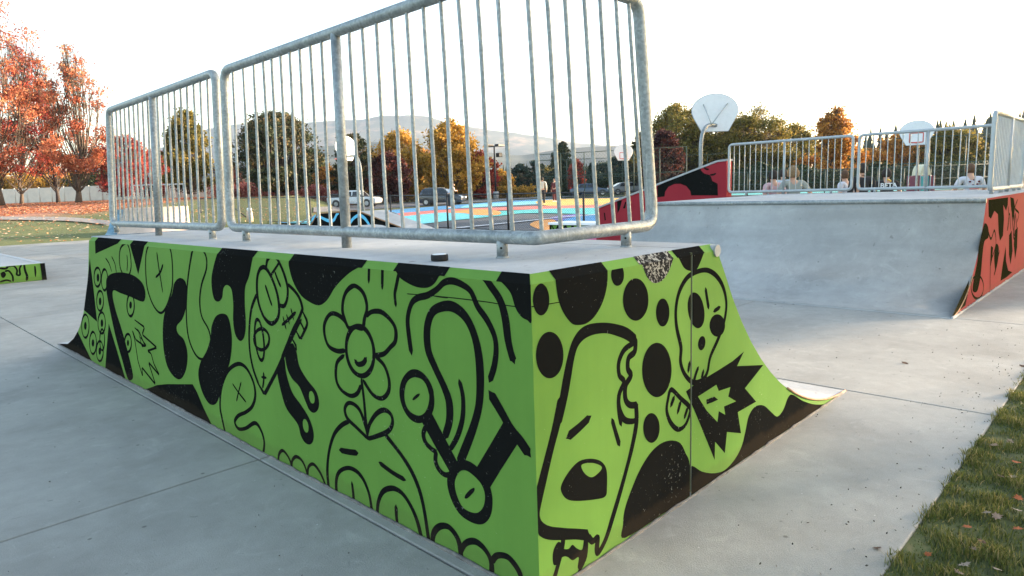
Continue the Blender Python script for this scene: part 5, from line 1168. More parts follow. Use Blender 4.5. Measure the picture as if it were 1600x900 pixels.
def tree(label, px, F, ztop_px, halfw_px, leafmat, nleaf, leafsize, base_frac=.15, kind='oval', bare=0.0, lean=0, name='tree', cat='tree', group=None, barkm='bark', trunk_px=None, seed=0, density=1.0, trunk_r=None, xy=None, Hm=None, Wm=None):
    random.seed(seed*31+int(px)); global rng; rng = np.random.default_rng(seed*77+int(px)+5)
    x, y = xy or place(trunk_px if trunk_px else px, F); g0 = ground_z(x, y)-.1
    t = thing(name, label, cat, (x, y, g0), 0, group)
    top = at(px, ztop_px, F); cxy = Vector((*place(px, F), 0))-Vector((x, y, 0)); Ht = Hm or top.z-g0; W = Wm or halfw_px/FL*F
    if xy: cxy = Vector((0, 0, 0))
    tr = trunk_r or max(.12, Ht*.018)
    z0 = Ht*base_frac
    tb = bmesh.new(); ltop = Vector((cxy.x*.9, cxy.y*.9, Ht*(.55 if kind != 'cone' else .97)))
    tp = []
    ln = Vector((sin(YAW), -cos(YAW), 0))*lean
    for i in range(9):
        q = i/8; p = Vector((0, 0, 0)).lerp(ltop, q); p += ln*sin(pi*q)*.5+Vector((random.gauss(0, .012), random.gauss(0, .012), 0))*Ht*min(q*2, 1); tp.append(p)
    tube(tb, tp, [tr*(1.35 if i == 0 else 1)*(1-.72*i/8) for i in range(9)], 9); obj('trunk', tb, M[barkm], t)
    lb = bmesh.new(); cents = []; tints = []
    if kind == 'cone':
        nw = int(26*density)
        for i in range(nw):
            q = (i+.5)/nw; z = z0+(Ht-z0)*q; rr = W*(1-q)**.75*random.uniform(.75, 1.1)
            for k in range(7):
                a = random.uniform(0, 2*pi); L = rr*random.uniform(.6, 1.1); e = Vector((cxy.x+cos(a)*L, cxy.y+sin(a)*L, z-L*.22+random.gauss(0, .1)))
                s_ = Vector((cxy.x*q, cxy.y*q, z)); limb(lb, s_, e, tr*.25*(1-q)+.015, .01, .03, 3, 3)
                m_ = max(4, int(nleaf/(nw*7))); u = rng.uniform(.15, 1.05, m_)[:, None]
                pts = np.array(s_)[None]*(1-u)+np.array(e)[None]*u+rng.normal(size=(m_, 3))*np.array([.16, .16, .10])*(.5+L*.35)
                cents.append(pts); tints.append(rng.normal(.4+.15*random.uniform(-1, 1), .18, m_))
    else:
        zc = (z0+Ht)/2; hz = (Ht-z0)/2; ncl = int((115 if kind == 'oval' else 62)*density)
        env_off = [random.uniform(0, 99) for _ in range(3)]
        def env(d, zf):   # uneven crown radius
            k = noise.noise(Vector((d.x*1.4+env_off[0], d.y*1.4+env_off[1], zf*2.2+env_off[2])))
            return 1+(.8 if name == 'pine_tree' else .62)*k
        made = 0
        while made < ncl:
            a = random.uniform(0, 2*pi); zf = random.uniform(-1, 1); d = Vector((cos(a), sin(a), 0))
            if kind == 'oval': prof = sqrt(max(0, 1-abs(zf)**2.2))*(1-.30*max(zf, 0))
            elif kind == 'upright': prof = (1-zf)**.55*.75 if zf > -.5 else .75*(1.5)**.55*(.55+.9*(zf+1))
            elif kind == 'spread': prof = sqrt(max(0, 1-zf*zf))**.7
            elif kind == 'pine': prof = (1-(zf+1)/2)**.5*(.8+.3*random.random())
            rr = random.uniform(.35, 1)**.6*prof*W*env(d, zf)
            c_ = Vector((cxy.x+d.x*rr, cxy.y+d.y*rr, zc+zf*hz*(.96+.05*random.random())))
            made += 1
            q = min(1, max(.12, (c_.z/Ht)*.62-rr/Ht*.25)); i = q*8; i0 = min(7, int(i)); s_ = tp[i0].lerp(tp[i0+1], i-i0)
            P = limb(lb, s_, c_, tr*.32*(1-q*.5), .02, .06, 4, 5)
            if bare and zf > .1:
                for _ in range(3):
                    e = c_+Vector((random.gauss(0, .10)*W, random.gauss(0, .10)*W, random.uniform(.12, .34)*W)); limb(lb, P[4], e, .03, .006, .04, 3, 4)
            for _ in range(4 if bare else 2):
                e = c_+Vector((random.gauss(0, 1), random.gauss(0, 1), abs(random.gauss(.5, .7))))*W*.2; limb(lb, P[random.choice((3, 4, 5))], e, .022, .007, .05, 3, 3)
            up = (zf+1)/2; dens = 1.0
            if bare and up > 1-bare: dens = .06+.5*max(0, (1-up)/bare)
            m_ = int(nleaf/ncl*random.uniform(.5, 1.5)*dens)
            sg = W*(.115 if kind != 'pine' else .12)*random.uniform(.6, 1.2)
            if name == 'pine_tree': sg *= .85
            cents.append(np.array(c_)[None]+rng.normal(size=(m_, 3))*np.array([sg, sg, sg*(.45 if name == 'pine_tree' else .75)]))
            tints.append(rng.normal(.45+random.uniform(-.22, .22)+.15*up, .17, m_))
    obj('branches', lb, M[barkm], t)
    cc_ = np.concatenate(cents); tt = np.concatenate(tints)
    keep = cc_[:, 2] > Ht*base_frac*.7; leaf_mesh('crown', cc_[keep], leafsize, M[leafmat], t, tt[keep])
    return t
RG = 'red maples along the cream fence'
tree('big red-orange maple at the left edge, its top thin and nearly bare', 2, 62, -60, 112, 'leaf_red', 30000, .115, .16, 'upright', .62, 0, group=RG, trunk_px=14, seed=1, trunk_r=.33)
tree('red maple with slender trunk, second from the left', 62, 74, 70, 52, 'leaf_crim', 12000, .12, .2, 'upright', .35, 0, group=RG, trunk_px=47, seed=2, trunk_r=.17)
tree('dark-trunked leaning red maple in the middle of the row', 92, 76, 82, 50, 'leaf_red', 11500, .125, .2, 'upright', .25, .5, group=RG, trunk_px=104, seed=3, barkm='barkdark', trunk_r=.19)
tree('bright red maple with bare top just left of the railing', 148, 64, 78, 50, 'leaf_red', 17000, .115, .17, 'upright', .55, .3, group=RG, trunk_px=135, seed=4, trunk_r=.25)
tree('deep red tree seen through the leftmost railing bars', 205, 84, 212, 42, 'leaf_crim', 11000, .15, .1, 'oval', .1, 0, group=RG, seed=5)
tree('crimson tree behind the beige ramp', 255, 90, 238, 38, 'leaf_crim', 9000, .16, .08, 'oval', 0, 0, group=RG, seed=6)
tree('low yellow tree rising behind the cream fence', 84, 104, 268, 48, 'leaf_gold', 8000, .14, .1, 'spread', 0, 0, seed=7)
tree('dark low evergreen between the maple trunks at the fence', 168, 102, 268, 34, 'shrub', 6000, .18, .0, 'spread', 0, 0, seed=8)
tree('dark low evergreen at far left behind the cream fence', 12, 104, 276, 55, 'leaf_gold', 7000, .18, .0, 'spread', 0, 0, seed=80)
tree('yellow-green tapering tree framed by the small railing', 310, 70, 180, 42, 'leaf_olive', 20000, .15, .14, 'pine', 0, 0, seed=9, density=1.5)
tree('dark red tree left of the large pine', 368, 84, 262, 26, 'leaf_maroon', 7000, .15, .05, 'oval', 0, 0, seed=10)
tree('large dark broad pine behind the big railing', 447, 66, 182, 66, 'needle', 42000, .13, .10, 'oval', 0, 0, name='pine_tree', seed=11, density=2.2, barkm='barkdark', trunk_r=.45)
tree('brown-tipped pine right of the large dark pine', 563, 72, 212, 38, 'needle', 22000, .13, .08, 'oval', 0, 0, name='pine_tree', seed=12, density=1.6)
tree('orange-brown small tree between the two pines', 520, 78, 262, 26, 'leaf_orange', 9000, .14, .06, 'oval', 0, 0, seed=13)
tree('orange-gold tree behind the dark maroon one', 634, 78, 212, 46, 'leaf_gold', 20000, .16, .08, 'oval', 0, 0, seed=14)
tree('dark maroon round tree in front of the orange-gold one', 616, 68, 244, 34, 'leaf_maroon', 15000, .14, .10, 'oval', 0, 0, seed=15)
tree('tall golden-orange tree above the dark vehicle', 714, 76, 196, 46, 'leaf_gold', 30000, .16, .10, 'oval', 0, 0, seed=16, density=1.3)
tree('bright red tree right of the tall golden one', 757, 78, 240, 29, 'leaf_crim', 14000, .15, .08, 'oval', 0, 0, seed=17)
tree('small orange tree beside the light pole', 786, 84, 268, 22, 'leaf_gold', 7000, .15, .03, 'oval', 0, 0, seed=18)
tree('dark rounded conifer left of the walking man', 820, 96, 258, 21, 'needle2', 8000, .17, .05, 'oval', 0, 0, name='pine_tree', seed=19)
tree('blue-green conifer just behind the walking man', 842, 110, 252, 17, 'needle2', 7000, .17, .03, 'oval', 0, 0, name='pine_tree', seed=20)
tree('pointed dark spruce behind the tall fence', 884, 92, 224, 46, 'needle', 30000, .16, .03, 'cone', name='spruce_tree', seed=21)
tree('small red tree beside the pointed spruce', 906, 88, 250, 14, 'leaf_crim', 5000, .13, .04, 'oval', 0, 0, seed=22)
tree('blue-green cone-shaped conifer beyond the tall fence', 928, 112, 256, 15, 'needle2', 6000, .17, .02, 'cone', name='spruce_tree', seed=23)
tree('dark green conifer behind the second basketball hoop', 968, 104, 246, 26, 'needle2', 9000, .17, .02, 'oval', name='pine_tree', seed=24)
tree('dark leafy tree left of the thick railing post', 1008, 92, 208, 24, 'needle', 12000, .16, .03, 'oval', name='pine_tree', seed=25)
tree('olive-yellow tree just right of the thick railing post', 1062, 84, 172, 58, 'leaf_olive', 26000, .16, .05, 'oval', 0, 0, seed=26, density=1.3)
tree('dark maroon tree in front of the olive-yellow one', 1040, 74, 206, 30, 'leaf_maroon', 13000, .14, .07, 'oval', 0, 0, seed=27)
tree('olive tree behind the nearest basketball backboard', 1124, 86, 182, 58, 'leaf_olive', 22000, .16, .04, 'oval', 0, 0, seed=28, density=1.3)
tree('tall yellowing tree right of the nearest basketball backboard', 1182, 82, 172, 56, 'leaf_olive', 26000, .16, .04, 'oval', .15, 0, seed=29, density=1.3)
tree('smaller olive tree between the yellowing and the orange trees', 1238, 88, 200, 38, 'leaf_olive', 12000, .16, .03, 'oval', 0, 0, seed=30)
tree('bright orange tree in the middle of the far railing', 1300, 72, 172, 44, 'leaf_orange', 26000, .15, .05, 'upright', .25, 0, seed=31, density=1.3)
tree('orange tree left of the right hoop', 1362, 80, 240, 34, 'leaf_orange', 13000, .15, .03, 'oval', 0, 0, seed=32)
tree('brown-red tree directly behind the right hoop', 1418, 84, 208, 44, 'leaf_orange', 20000, .16, .03, 'oval', 0, 0, seed=33, density=1.3)
tree('olive and orange tree right of the right hoop', 1485, 80, 206, 46, 'leaf_olive', 22000, .16, .03, 'oval', 0, 0, seed=34, density=1.3)
tree('dark green tree at the far right behind the end railing', 1560, 82, 214, 52, 'needle', 20000, .16, .03, 'oval', 0, 0, name='pine_tree', seed=35, density=1.3)
tree('dark tree at the right edge of the view', 1640, 84, 205, 50, 'needle', 14000, .16, .03, 'oval', 0, 0, name='pine_tree', seed=36)
for i, (px_, yt_, hw_, mt_, F_) in enumerate([(505, 250, 24, 'leaf_olive', 120), (590, 246, 26, 'leaf_gold', 118), (668, 238, 28, 'leaf_orange', 116), (690, 262, 24, 'leaf_gold', 100), (800, 272, 26, 'needle2', 130), (862, 266, 24, 'leaf_olive', 126), (905, 262, 26, 'needle2', 128), (948, 258, 26, 'needle2', 130), (990, 246, 30, 'leaf_olive', 120), (1025, 215, 30, 'leaf_olive', 100), (1090, 205, 34, 'leaf_gold', 104), (1150, 205, 34, 'leaf_olive', 102), (1215, 222, 32, 'leaf_gold', 104), (1262, 226, 28, 'leaf_olive', 100), (1335, 236, 30, 'leaf_gold', 100), (1392, 232, 30, 'leaf_orange', 104), (1450, 228, 34, 'leaf_orange', 100), (1520, 226, 36, 'leaf_olive', 102), (1590, 222, 36, 'leaf_olive', 100)]):
    nb = {505: 'left of the brown-tipped pine', 590: 'behind the dark maroon round tree', 668: 'left of the tall golden tree', 690: 'low, between the orange-gold and tall golden trees', 800: 'right of the light pole', 862: 'left of the pointed spruce', 905: 'right of the pointed spruce', 948: 'left of the second basketball hoop', 990: 'right of the second basketball hoop', 1025: 'behind the dark maroon tree on the right', 1090: 'left of the nearest backboard', 1150: 'right of the nearest backboard', 1215: 'left of the smaller olive tree', 1262: 'left of the bright orange tree', 1335: 'right of the bright orange tree', 1392: 'left of the right hoop', 1450: 'right of the right hoop', 1520: 'above the white tee spectator', 1590: 'behind the end-on railing'}[px_]
    cn = dict(leaf_olive='olive', leaf_gold='golden', leaf_orange='orange-brown', needle2='blue-green')[mt_]
    tree('distant hazy '+cn+' tree of the back row, '+nb, px_, F_, yt_, hw_*1.25, mt_, 9000, .2, .02, 'oval', 0, 0, seed=100+i, group='distant back row of trees')
# unseen tree row added to block the low sun; crown bases set its shade
for i, s_ in enumerate((-44, -35, -27, -18.5, -10, -2, 6.5, 15, 24)):
    tree(('first second third fourth fifth sixth seventh eighth ninth'.split())[i]+' olive tree of the unseen sun-blocking row added outside the right frame edge', 1900, 50, 0, 0, 'leaf_olive', 9000, .34, (.60, .57, .62, .60, .57, .60, .40, .38, .38)[i], 'oval', 0, 0, seed=50+i, xy=(41.5+.48*s_, -22+.877*s_), Hm=13.4+(i % 3)*.8, Wm=4.6, group='added sun-blocking trees out of view to the right', density=1.2)
# low shrubs
def shrubrow(name, label, cat, pxs, F, ytop, mat, n, hgt, size=.13, tintoff=.0, depth=1.6):
    a = Vector((*place(pxs[0], F), 0)); b = Vector((*place(pxs[1], F), 0)); g0 = ground_z(a.x, a.y)
    t = thing(name, label, cat, (a.x, a.y, g0))
    u = rng.uniform(0, 1, n); base = np.array(a)[None]*(1-u)[:, None]+np.array(b)[None]*u[:, None]; L = (b-a).length
    env = np.array([.65+.45*noise.noise(Vector((q*L*.35, 3.1+F, 0)))+.2*noise.noise(Vector((q*L*1.3, 7, F))) for q in u])
    z = rng.uniform(0, 1, n)**.7*hgt*env
    p = base-np.array([a.x, a.y, 0])[None]+rng.normal(size=(n, 3))*np.array([depth*.4, depth*.4, .05])
    gz = ground_z(b.x, b.y)-g0
    p[:, 2] = z+u*gz
    leaf_mesh('foliage', p, size, M[mat], t, rng.normal(.45+tintoff, .2, n)+.12*np.sin(u*40)); 
    bm = bmesh.new()
    for k in range(14):
        q = a.lerp(b, random.random())-a; limb(bm, (q.x, q.y, 0), (q.x+random.gauss(0, .5), q.y+random.gauss(0, .5), hgt*.7), .04, .012, .05, 3, 3)
    obj('stems', bm, M['barkdark'], t); return t
shrubrow('shrub_border', 'row of coral-red shrubs at the far side of the lawn behind the big railing', 'shrubs', (352, 560), 74, 0, 'leaf_coral', 18000, 2.3, .13, .1)
shrubrow('hedge', 'low golden shrubs under the trees behind the parked cars', 'shrubs', (570, 830), 82, 0, 'leaf_gold', 15000, 2.3, .16, -.1)
shrubrow('hedge', 'dark green hedge behind the tall court fence', 'hedge', (830, 1140), 100, 0, 'shrub', 15000, 3.0, .2, 0)
shrubrow('hedge', 'dark green hedge behind the spectators on the right', 'hedge', (1120, 1680), 66, 0, 'shrub', 26000, 3.0, .17, 0)
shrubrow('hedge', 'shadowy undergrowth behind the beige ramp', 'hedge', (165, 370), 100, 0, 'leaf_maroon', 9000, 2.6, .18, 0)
shrubrow('hedge', 'orange and yellow undergrowth behind the cream fence', 'hedge', (-60, 175), 104, 0, 'leaf_gold', 12000, 5.0, .2, -.15)
shrubrow('hedge', 'brown undergrowth of the orange trees above the far ramp', 'hedge', (1120, 1640), 90, 0, 'leaf_olive', 24000, 6.0, .22, -.15, 4)

# ================================================================== MOUNTAINS
def hillmat(name, a, b, c_):
    m, nt, bs = newmat(name); v = coords(nt); n1 = noise_tex(nt, v, .006, 8, .65); n2 = noise_tex(nt, v, .05, 5, .7)
    col = ramp(nt, n1, [(.40, a), (.52, b), (.64, c_)]); col = mixc(nt, .6, col, ramp(nt, n2, [(.3, (.5, .5, .5)), (.7, (1.3, 1.3, 1.3))]), 'MULTIPLY')
    nt.links.new(col, bs.inputs['Base Color']); bs.inputs['Roughness'].default_value = 1; return m
def ridge(name, F, prof, mat, depth, seed, rough=.05, trees=0):
    pxs = [p[0] for p in prof]; ys = [p[1] for p in prof]; n = 190; rows = 26; vs = []; fs = []
    for i in range(n+1):
        px = pxs[0]+(pxs[-1]-pxs[0])*i/n; yt = float(np.interp(px, pxs, ys)); L = (px-800)/FL*F
        zt = at(px, yt, F).z
        for j in range(rows+1):
            q = j/rows; Fj = F-depth*(1-q) if q <= 1 else F
            x, y = fromFL(Fj, L*(1.0)); k = q**1.35
            nz_ = noise.fractal(Vector((x/depth*3.2+seed, y/depth*3.2, seed)), .8, 2.1, 6)*zt*rough*8*q*(1-q)
            jag = noise.fractal(Vector((x/depth*14+seed, y/depth*14, 0)), .9, 2, 4)*zt*rough*.45
            vs.append((x, y, -6+(zt+6)*k+nz_+jag*(q if trees == 0 else q)))
    r1 = rows+1
    for i in range(n):
        for j in range(rows): fs.append((i*r1+j, (i+1)*r1+j, (i+1)*r1+j+1, i*r1+j+1))
    o = obj(name, (vs, [], fs), mat, smooth=True); return structure(o)
M['mount'] = hillmat('forested_mountain', (.03, .045, .035), (.05, .06, .045), (.20, .14, .10))
M['hill'] = hillmat('dark_forested_hill', (.022, .034, .026), (.03, .045, .03), (.05, .06, .04))
ridge('mountain_range', 3600, [(-500, 330), (0, 318), (150, 262), (240, 240), (300, 224), (340, 203), (380, 197), (430, 195), (480, 194), (540, 191), (580, 188), (605, 184), (650, 183), (690, 187), (720, 196), (760, 203), (800, 209), (850, 214), (900, 224), (960, 229), (1040, 236), (1200, 240), (1500, 235), (2100, 225)], M['mount'], 1500, 3.3, .045)
ridge('foothill_ridge', 1700, [(-500, 330), (100, 300), (300, 268), (420, 238), (560, 226), (620, 222), (680, 232), (760, 238), (820, 244), (870, 236), (930, 230), (1000, 228), (1080, 240), (1300, 235), (2100, 220)], M['hill'], 700, 8.1, .05)
ridge('forested_hillside', 260, [(1250, 262), (1330, 246), (1400, 234), (1460, 222), (1520, 214), (1570, 207), (1640, 198), (1900, 170), (2300, 150)], M['hill'], 110, 1.7, .05)
# conifers along the near hillside
def conifer_lowpoly(bm, p, h, w):
    for k in range(4):
        z = p.z+h*(.12+.22*k); r_ = w*(1-.22*k); ring = [bm.verts.new((p.x+cos(a)*r_*random.uniform(.7, 1.1), p.y+sin(a)*r_*random.uniform(.7, 1.1), z+random.uniform(-.1, .1)*h*.3)) for a in [2*pi*q/7 for q in range(7)]]
        tp_ = bm.verts.new((p.x, p.y, z+h*.36))
        for q in range(7): bm.faces.new((ring[q], ring[(q+1) % 7], tp_))
bm = bmesh.new(); random.seed(3)
for i in range(520):
    px = random.uniform(1240, 1800); yt = float(np.interp(px, [1250, 1330, 1400, 1460, 1520, 1570, 1640, 1900], [262, 246, 234, 222, 214, 207, 198, 170])); q = random.random()**.5
    F = 260-110*(1-q); L = (px-800)/FL*260; x, y = fromFL(F, L); zt = at(px, yt, 260).z
    conifer_lowpoly(bm, Vector((x, y, -6+(zt+6)*q**1.35-1)), random.uniform(5, 11), random.uniform(1.4, 2.4))
tag(obj('hillside_conifers', bm, M['hill']), 'mass of dark conifers covering the hillside at the far right', 'forest', kind='stuff')
bm = bmesh.new()
for i in range(900):
    px = random.uniform(330, 1150); F = random.uniform(230, 420); x, y = place(px, F); conifer_lowpoly(bm, Vector((x, y, -1)), random.uniform(7, 13)*F/330, random.uniform(2.2, 4))
tag(obj('valley_trees', bm, M['hill']), 'hazy belt of distant trees at the foot of the mountains', 'forest', kind='stuff')

# ================================================================== PEOPLE
M['skin'] = basic('skin', (.50, .29, .20), .55, 0, .06); M['hairdark'] = basic('dark_brown_hair', (.025, .017, .012), .8, 0, .3, 40, .5)
M['hairblond'] = basic('sandy_blond_hair', (.22, .14, .07), .8, 0, .3, 40, .5); M['hairbrown'] = basic('reddish_brown_hair', (.09, .045, .022), .8, 0, .3, 40, .5)
def cloth(n, c): M[n] = basic(n, c, .9, 0, .12, 6, .3)
for n, c in (('pink_shirt', (.50, .33, .35)), ('lightblue_shirt', (.42, .52, .58)), ('grey_green_shirt', (.27, .29, .26)), ('white_shirt', (.52, .52, .56)), ('black_shirt', (.02, .02, .022)), ('beige_jacket', (.55, .54, .48)), ('dark_trousers', (.02, .022, .03)), ('denim', (.07, .10, .17)), ('maroon_shirt', (.10, .02, .025)), ('tan_trousers', (.30, .24, .17))): cloth(n, c)
def skin_obj(name, pts, edges, rad, mat, parent, root=0, lev=2):
    me = bpy.data.meshes.new(name); me.from_pydata(pts, edges, []); o = link(bpy.data.objects.new(name, me), parent)
    sk = o.modifiers.new('skin', 'SKIN'); sk.use_smooth_shade = True
    for i, r_ in enumerate(rad):
        v_ = me.skin_vertices[0].data[i]; v_.radius = (r_, r_) if not isinstance(r_, tuple) else r_; v_.use_root = (i == root)
    sb_ = o.modifiers.new('sub', 'SUBSURF'); sb_.levels = lev; sb_.render_levels = lev
    me.materials.append(mat); return o
def person(label, px, F, h, face_ang, shirt, trousers, hair, lean=0, arms='down', sleeves='short', hairk='short', hood=False, stride=0, z=None, head_turn=0, width=1.0):
    x, y = place(px, F); g0 = ground_z(x, y) if z is None else z
    t = thing('person', label, 'person', (x, y, g0), face_ang)     # local +Y is where they look
    k = h
    def P(x_, y_, z_): # lean forward about the pelvis
        if z_ > .53: dz = z_-.53; return (x_*k*width, (y_+dz*sin(lean))*k, (.53+dz*cos(lean))*k)
        return (x_*k*width, y_*k, z_*k)
    pel, sp, ch, nk, hb, hd, ht = P(0, 0, .53), P(0, .004, .62), P(0, .0, .735), P(0, .004, .845), P(0, .014, .885), P(0, .014, .93), P(0, .008, .965)
    V_ = [pel, sp, ch, nk, hb, hd, ht]; R_ = [(.068*k, .052*k), (.070*k, .050*k), (.085*k, .056*k), .031*k, .040*k, .047*k, .030*k]; E_ = [(0, 1), (1, 2), (2, 3), (3, 4), (4, 5), (5, 6)]
    hands = []
    for s_ in (-1, 1):
        sh = P(s_*.112, 0, .800)
        if arms == 'down': el, wr_, hn = P(s_*.145, -.005, .64), P(s_*.150, .035, .50), P(s_*.148, .05, .45)
        elif arms == 'hips': el, wr_, hn = P(s_*.20, -.04, .66), P(s_*.125, .03, .56), P(s_*.10, .05, .54)
        elif arms == 'fwd': el, wr_, hn = P(s_*.15, .09, .68), P(s_*.10, .20, .66), P(s_*.07, .25, .67)
        else: el, wr_, hn = P(s_*.17, .03, .67), P(s_*.20, .12, .60), P(s_*.21, .16, .58)
        b0 = len(V_); V_ += [P(s_*.06, 0, .80), sh, el, wr_, hn]; R_ += [.045*k, .036*k, .025*k, .017*k, .018*k]
        E_ += [(2, b0), (b0, b0+1), (b0+1, b0+2), (b0+2, b0+3), (b0+3, b0+4)]; hands.append((Vector(wr_), Vector(hn), s_, b0))
        st = stride*s_
        b1 = len(V_); V_ += [P(s_*.052, .0, .49), P(s_*.058, .02+st*.10, .27), P(s_*.06, -.01+st*.20-(.05 if st < 0 else 0), .045), P(s_*.065, .06+st*.20, .018)]; R_ += [.056*k, .036*k, .023*k, .020*k]
        E_ += [(0, b1), (b1, b1+1), (b1+1, b1+2), (b1+2, b1+3)]
    skin_obj('body', V_, E_, R_, M['skin'], t)
    # fingers
    bm = bmesh.new()
    for wr_, hn, s_, b0 in hands:
        d = (hn-wr_).normalized(); side = d.cross(Vector((1, 0, 0))).normalized()
        for fi in range(4):
            o_ = side*((fi-1.5)*.011*k*.6); l_ = (.040, .046, .043, .034)[fi]*k
            a = hn+o_; tube(bm, [a, a+d*l_*.55, a+d*l_+Vector((-s_*.01*k, 0, 0))], [.0052*k, .0048*k, .0036*k], 5)
        a = hn-d*.012*k+side*.012*k; tube(bm, [a, a+side*.014*k+d*.014*k, a+side*.018*k+d*.03*k], [.0062*k, .0055*k, .004*k], 5)
    obj('fingers', bm, M['skin'], t)
    # clothing
    c1 = 1.13
    vs = [V_[0], V_[1], V_[2], P(0, .002, .822)]; rs = [(R_[0][0]*c1, R_[0][1]*1.2), (R_[1][0]*c1, R_[1][1]*1.22), (R_[2][0]*1.08, R_[2][1]*1.18), .046*k]; es = [(0, 1), (1, 2), (2, 3)]
    for wr_, hn, s_, b0 in hands:
        j = len(vs); vs += [V_[b0], V_[b0+1], V_[b0+2]]; rs += [.052*k, .044*k, .034*k]; es += [(2, j), (j, j+1), (j+1, j+2)]
        if sleeves == 'long': vs.append(V_[b0+3]); rs.append(.026*k); es.append((j+2, j+3))
        else: vs[-1] = tuple(Vector(V_[b0+1]).lerp(Vector(V_[b0+2]), .8))
    shirt_o = skin_obj('shirt', vs, es, rs, M[shirt], t)
    vs = [V_[0]]; rs = [(.074*k, .060*k)]; es = []
    for b1 in (12, 21):
        j = len(vs); vs += [V_[b1], V_[b1+1], V_[b1+2]]; rs += [.062*k, .045*k, .034*k]; es += [(0, j), (j, j+1), (j+1, j+2)]
    skin_obj('trousers', vs, es, rs, M[trousers], t)
    for b1, nm in ((12, 'shoe'), (21, 'shoe')):
        a = Vector(V_[b1+2]); bm = bmesh.new(); bx(bm, (a.x-.028*k, a.y-.035*k, 0), (a.x+.028*k, a.y+.11*k, .042*k), bev=.014*k); obj('shoe', bm, M['white'] if shirt != 'black_shirt' else M['rubber'], t)
    # hair
    bm = bmesh.new(); hc = Vector(hd)+Vector((0, -.008*k, -.016*k)); rr = (.060 if hairk == 'short' else .070)*k
    bmesh.ops.create_icosphere(bm, subdivisions=3, radius=rr)
    for v_ in bm.verts:
        n_ = v_.co.normalized(); v_.co *= 1+.10*noise.noise(n_*5+Vector((px, 0, 0)))+(.16*noise.noise(n_*11+Vector((px, 3, 0))) if hairk != 'short' else .05*noise.noise(n_*12))
        v_.co.z *= 1.28
        if n_.y > .15: v_.co.y *= .72
        if n_.y > .25 and n_.z < .35: v_.co *= .72
        if n_.z < -.55: v_.co *= .8
    bm.transform(Matrix.Translation(hc)); obj('hair', bm, M[hair], t, smooth=True)
    if not hood:
        for s_ in (-1, 1):
            bm = bmesh.new(); bmesh.ops.create_icosphere(bm, subdivisions=2, radius=.014*k)
            for v_ in bm.verts: v_.co.x *= .4; v_.co.z *= 1.3
            bm.transform(Matrix.Translation(Vector(hb)+Vector((s_*.048*k, 0, .022*k)))); obj('ear', bm, M['skin'], t, smooth=True)
        bm = bmesh.new(); n0 = Vector(hb)+Vector((0, .044*k, .022*k)); tube(bm, [n0, n0+Vector((0, .016*k, -.012*k)), n0+Vector((0, .006*k, -.018*k))], [.005*k, .009*k, .006*k], 6); obj('nose', bm, M['skin'], t)
        for s_ in (-1, 1):
            bm = bmesh.new(); bmesh.ops.create_icosphere(bm, subdivisions=2, radius=.0065*k); bm.transform(Matrix.Translation(Vector(hb)+Vector((s_*.018*k, .042*k, .03*k)))); obj('eye', bm, M['hairdark'], t)
        bm = bmesh.new(); m0 = Vector(hb)+Vector((0, .042*k, -.008*k)); tube(bm, [m0+Vector((-.014*k, -.003*k, 0)), m0, m0+Vector((.014*k, -.003*k, 0))], .0035*k, 5); obj('mouth', bm, M['maroon_shirt'], t)
    return t, P, k
away = YAW-pi/2
person('person in a pink shirt, leftmost spectator behind the far railing', 1213, 15.6, 1.84, away+.25, 'pink_shirt', 'denim', 'hairdark', .12, 'down', 'short')
person('person with dark hair in a light blue top, half hidden behind the pink shirt', 1225, 19.0, 1.92, away-.1, 'lightblue_shirt', 'denim', 'hairdark', 0, 'down', 'short')
person('person with bushy blond hair in a grey-green shirt, elbows out', 1241, 15.2, 1.88, away, 'grey_green_shirt', 'tan_trousers', 'hairblond', .05, 'hips', 'short', 'bushy')
person('person in a white shirt beside the railing gap, bent slightly to the left', 1326, 16.4, 1.80, away+.5, 'white_shirt', 'denim', 'hairbrown', .15, 'down', 'short')
person('person in a black hooded top standing tallest at the railing gap', 1347, 15.6, 1.92, away, 'black_shirt', 'dark_trousers', 'hairdark', 0, 'down', 'long', 'short', True)
pb, Pf, kk = person('person in a black tee with pale lettering BETA on the back', 1386, 16.2, 1.80, away-.25, 'black_shirt', 'dark_trousers', 'hairdark', .1, 'out', 'short')
pw, Pf2, kk2 = person('person in a white tee with dark and red prints, rightmost spectator', 1517, 15.6, 1.86, away-.15, 'white_shirt', 'denim', 'hairbrown', .1, 'out', 'short')
person('person in a beige jacket and dark trousers walking away across the court', 852, 50.5, 2.06, away, 'beige_jacket', 'dark_trousers', 'hairdark', 0, 'down', 'long', stride=.7)
person('person in a dark red top standing behind the railing bar by the tall fence', 871, 56, 1.95, away+2.4, 'maroon_shirt', 'maroon_shirt', 'hairbrown', 0, 'down', 'long')
person('person in a white tee leaning forward beside the dark vehicle', 707, 50, 1.95, away-1.0, 'white_shirt', 'dark_trousers', 'hairbrown', .55, 'fwd', 'short')
def text(name, body, size, loc, rz, rx, mat, parent, ext=.004):
    cu = bpy.data.curves.new(name, 'FONT'); cu.body = body; cu.size = size; cu.extrude = ext; cu.align_x = 'CENTER'; cu.offset = size*.02
    tmp = bpy.data.objects.new(name, cu); COL.objects.link(tmp); dg = bpy.context.evaluated_depsgraph_get(); me = bpy.data.meshes.new_from_object(tmp.evaluated_get(dg))
    bpy.data.objects.remove(tmp); me.materials.clear(); me.materials.append(mat); o = link(bpy.data.objects.new(name, me), parent); o.location = loc; o.rotation_euler = (rx, 0, rz); return o
text('shirt_lettering', 'BETA', .155, (0, -.128, 1.32), 0, radians(90), M['white'], pb)
bm = bmesh.new()
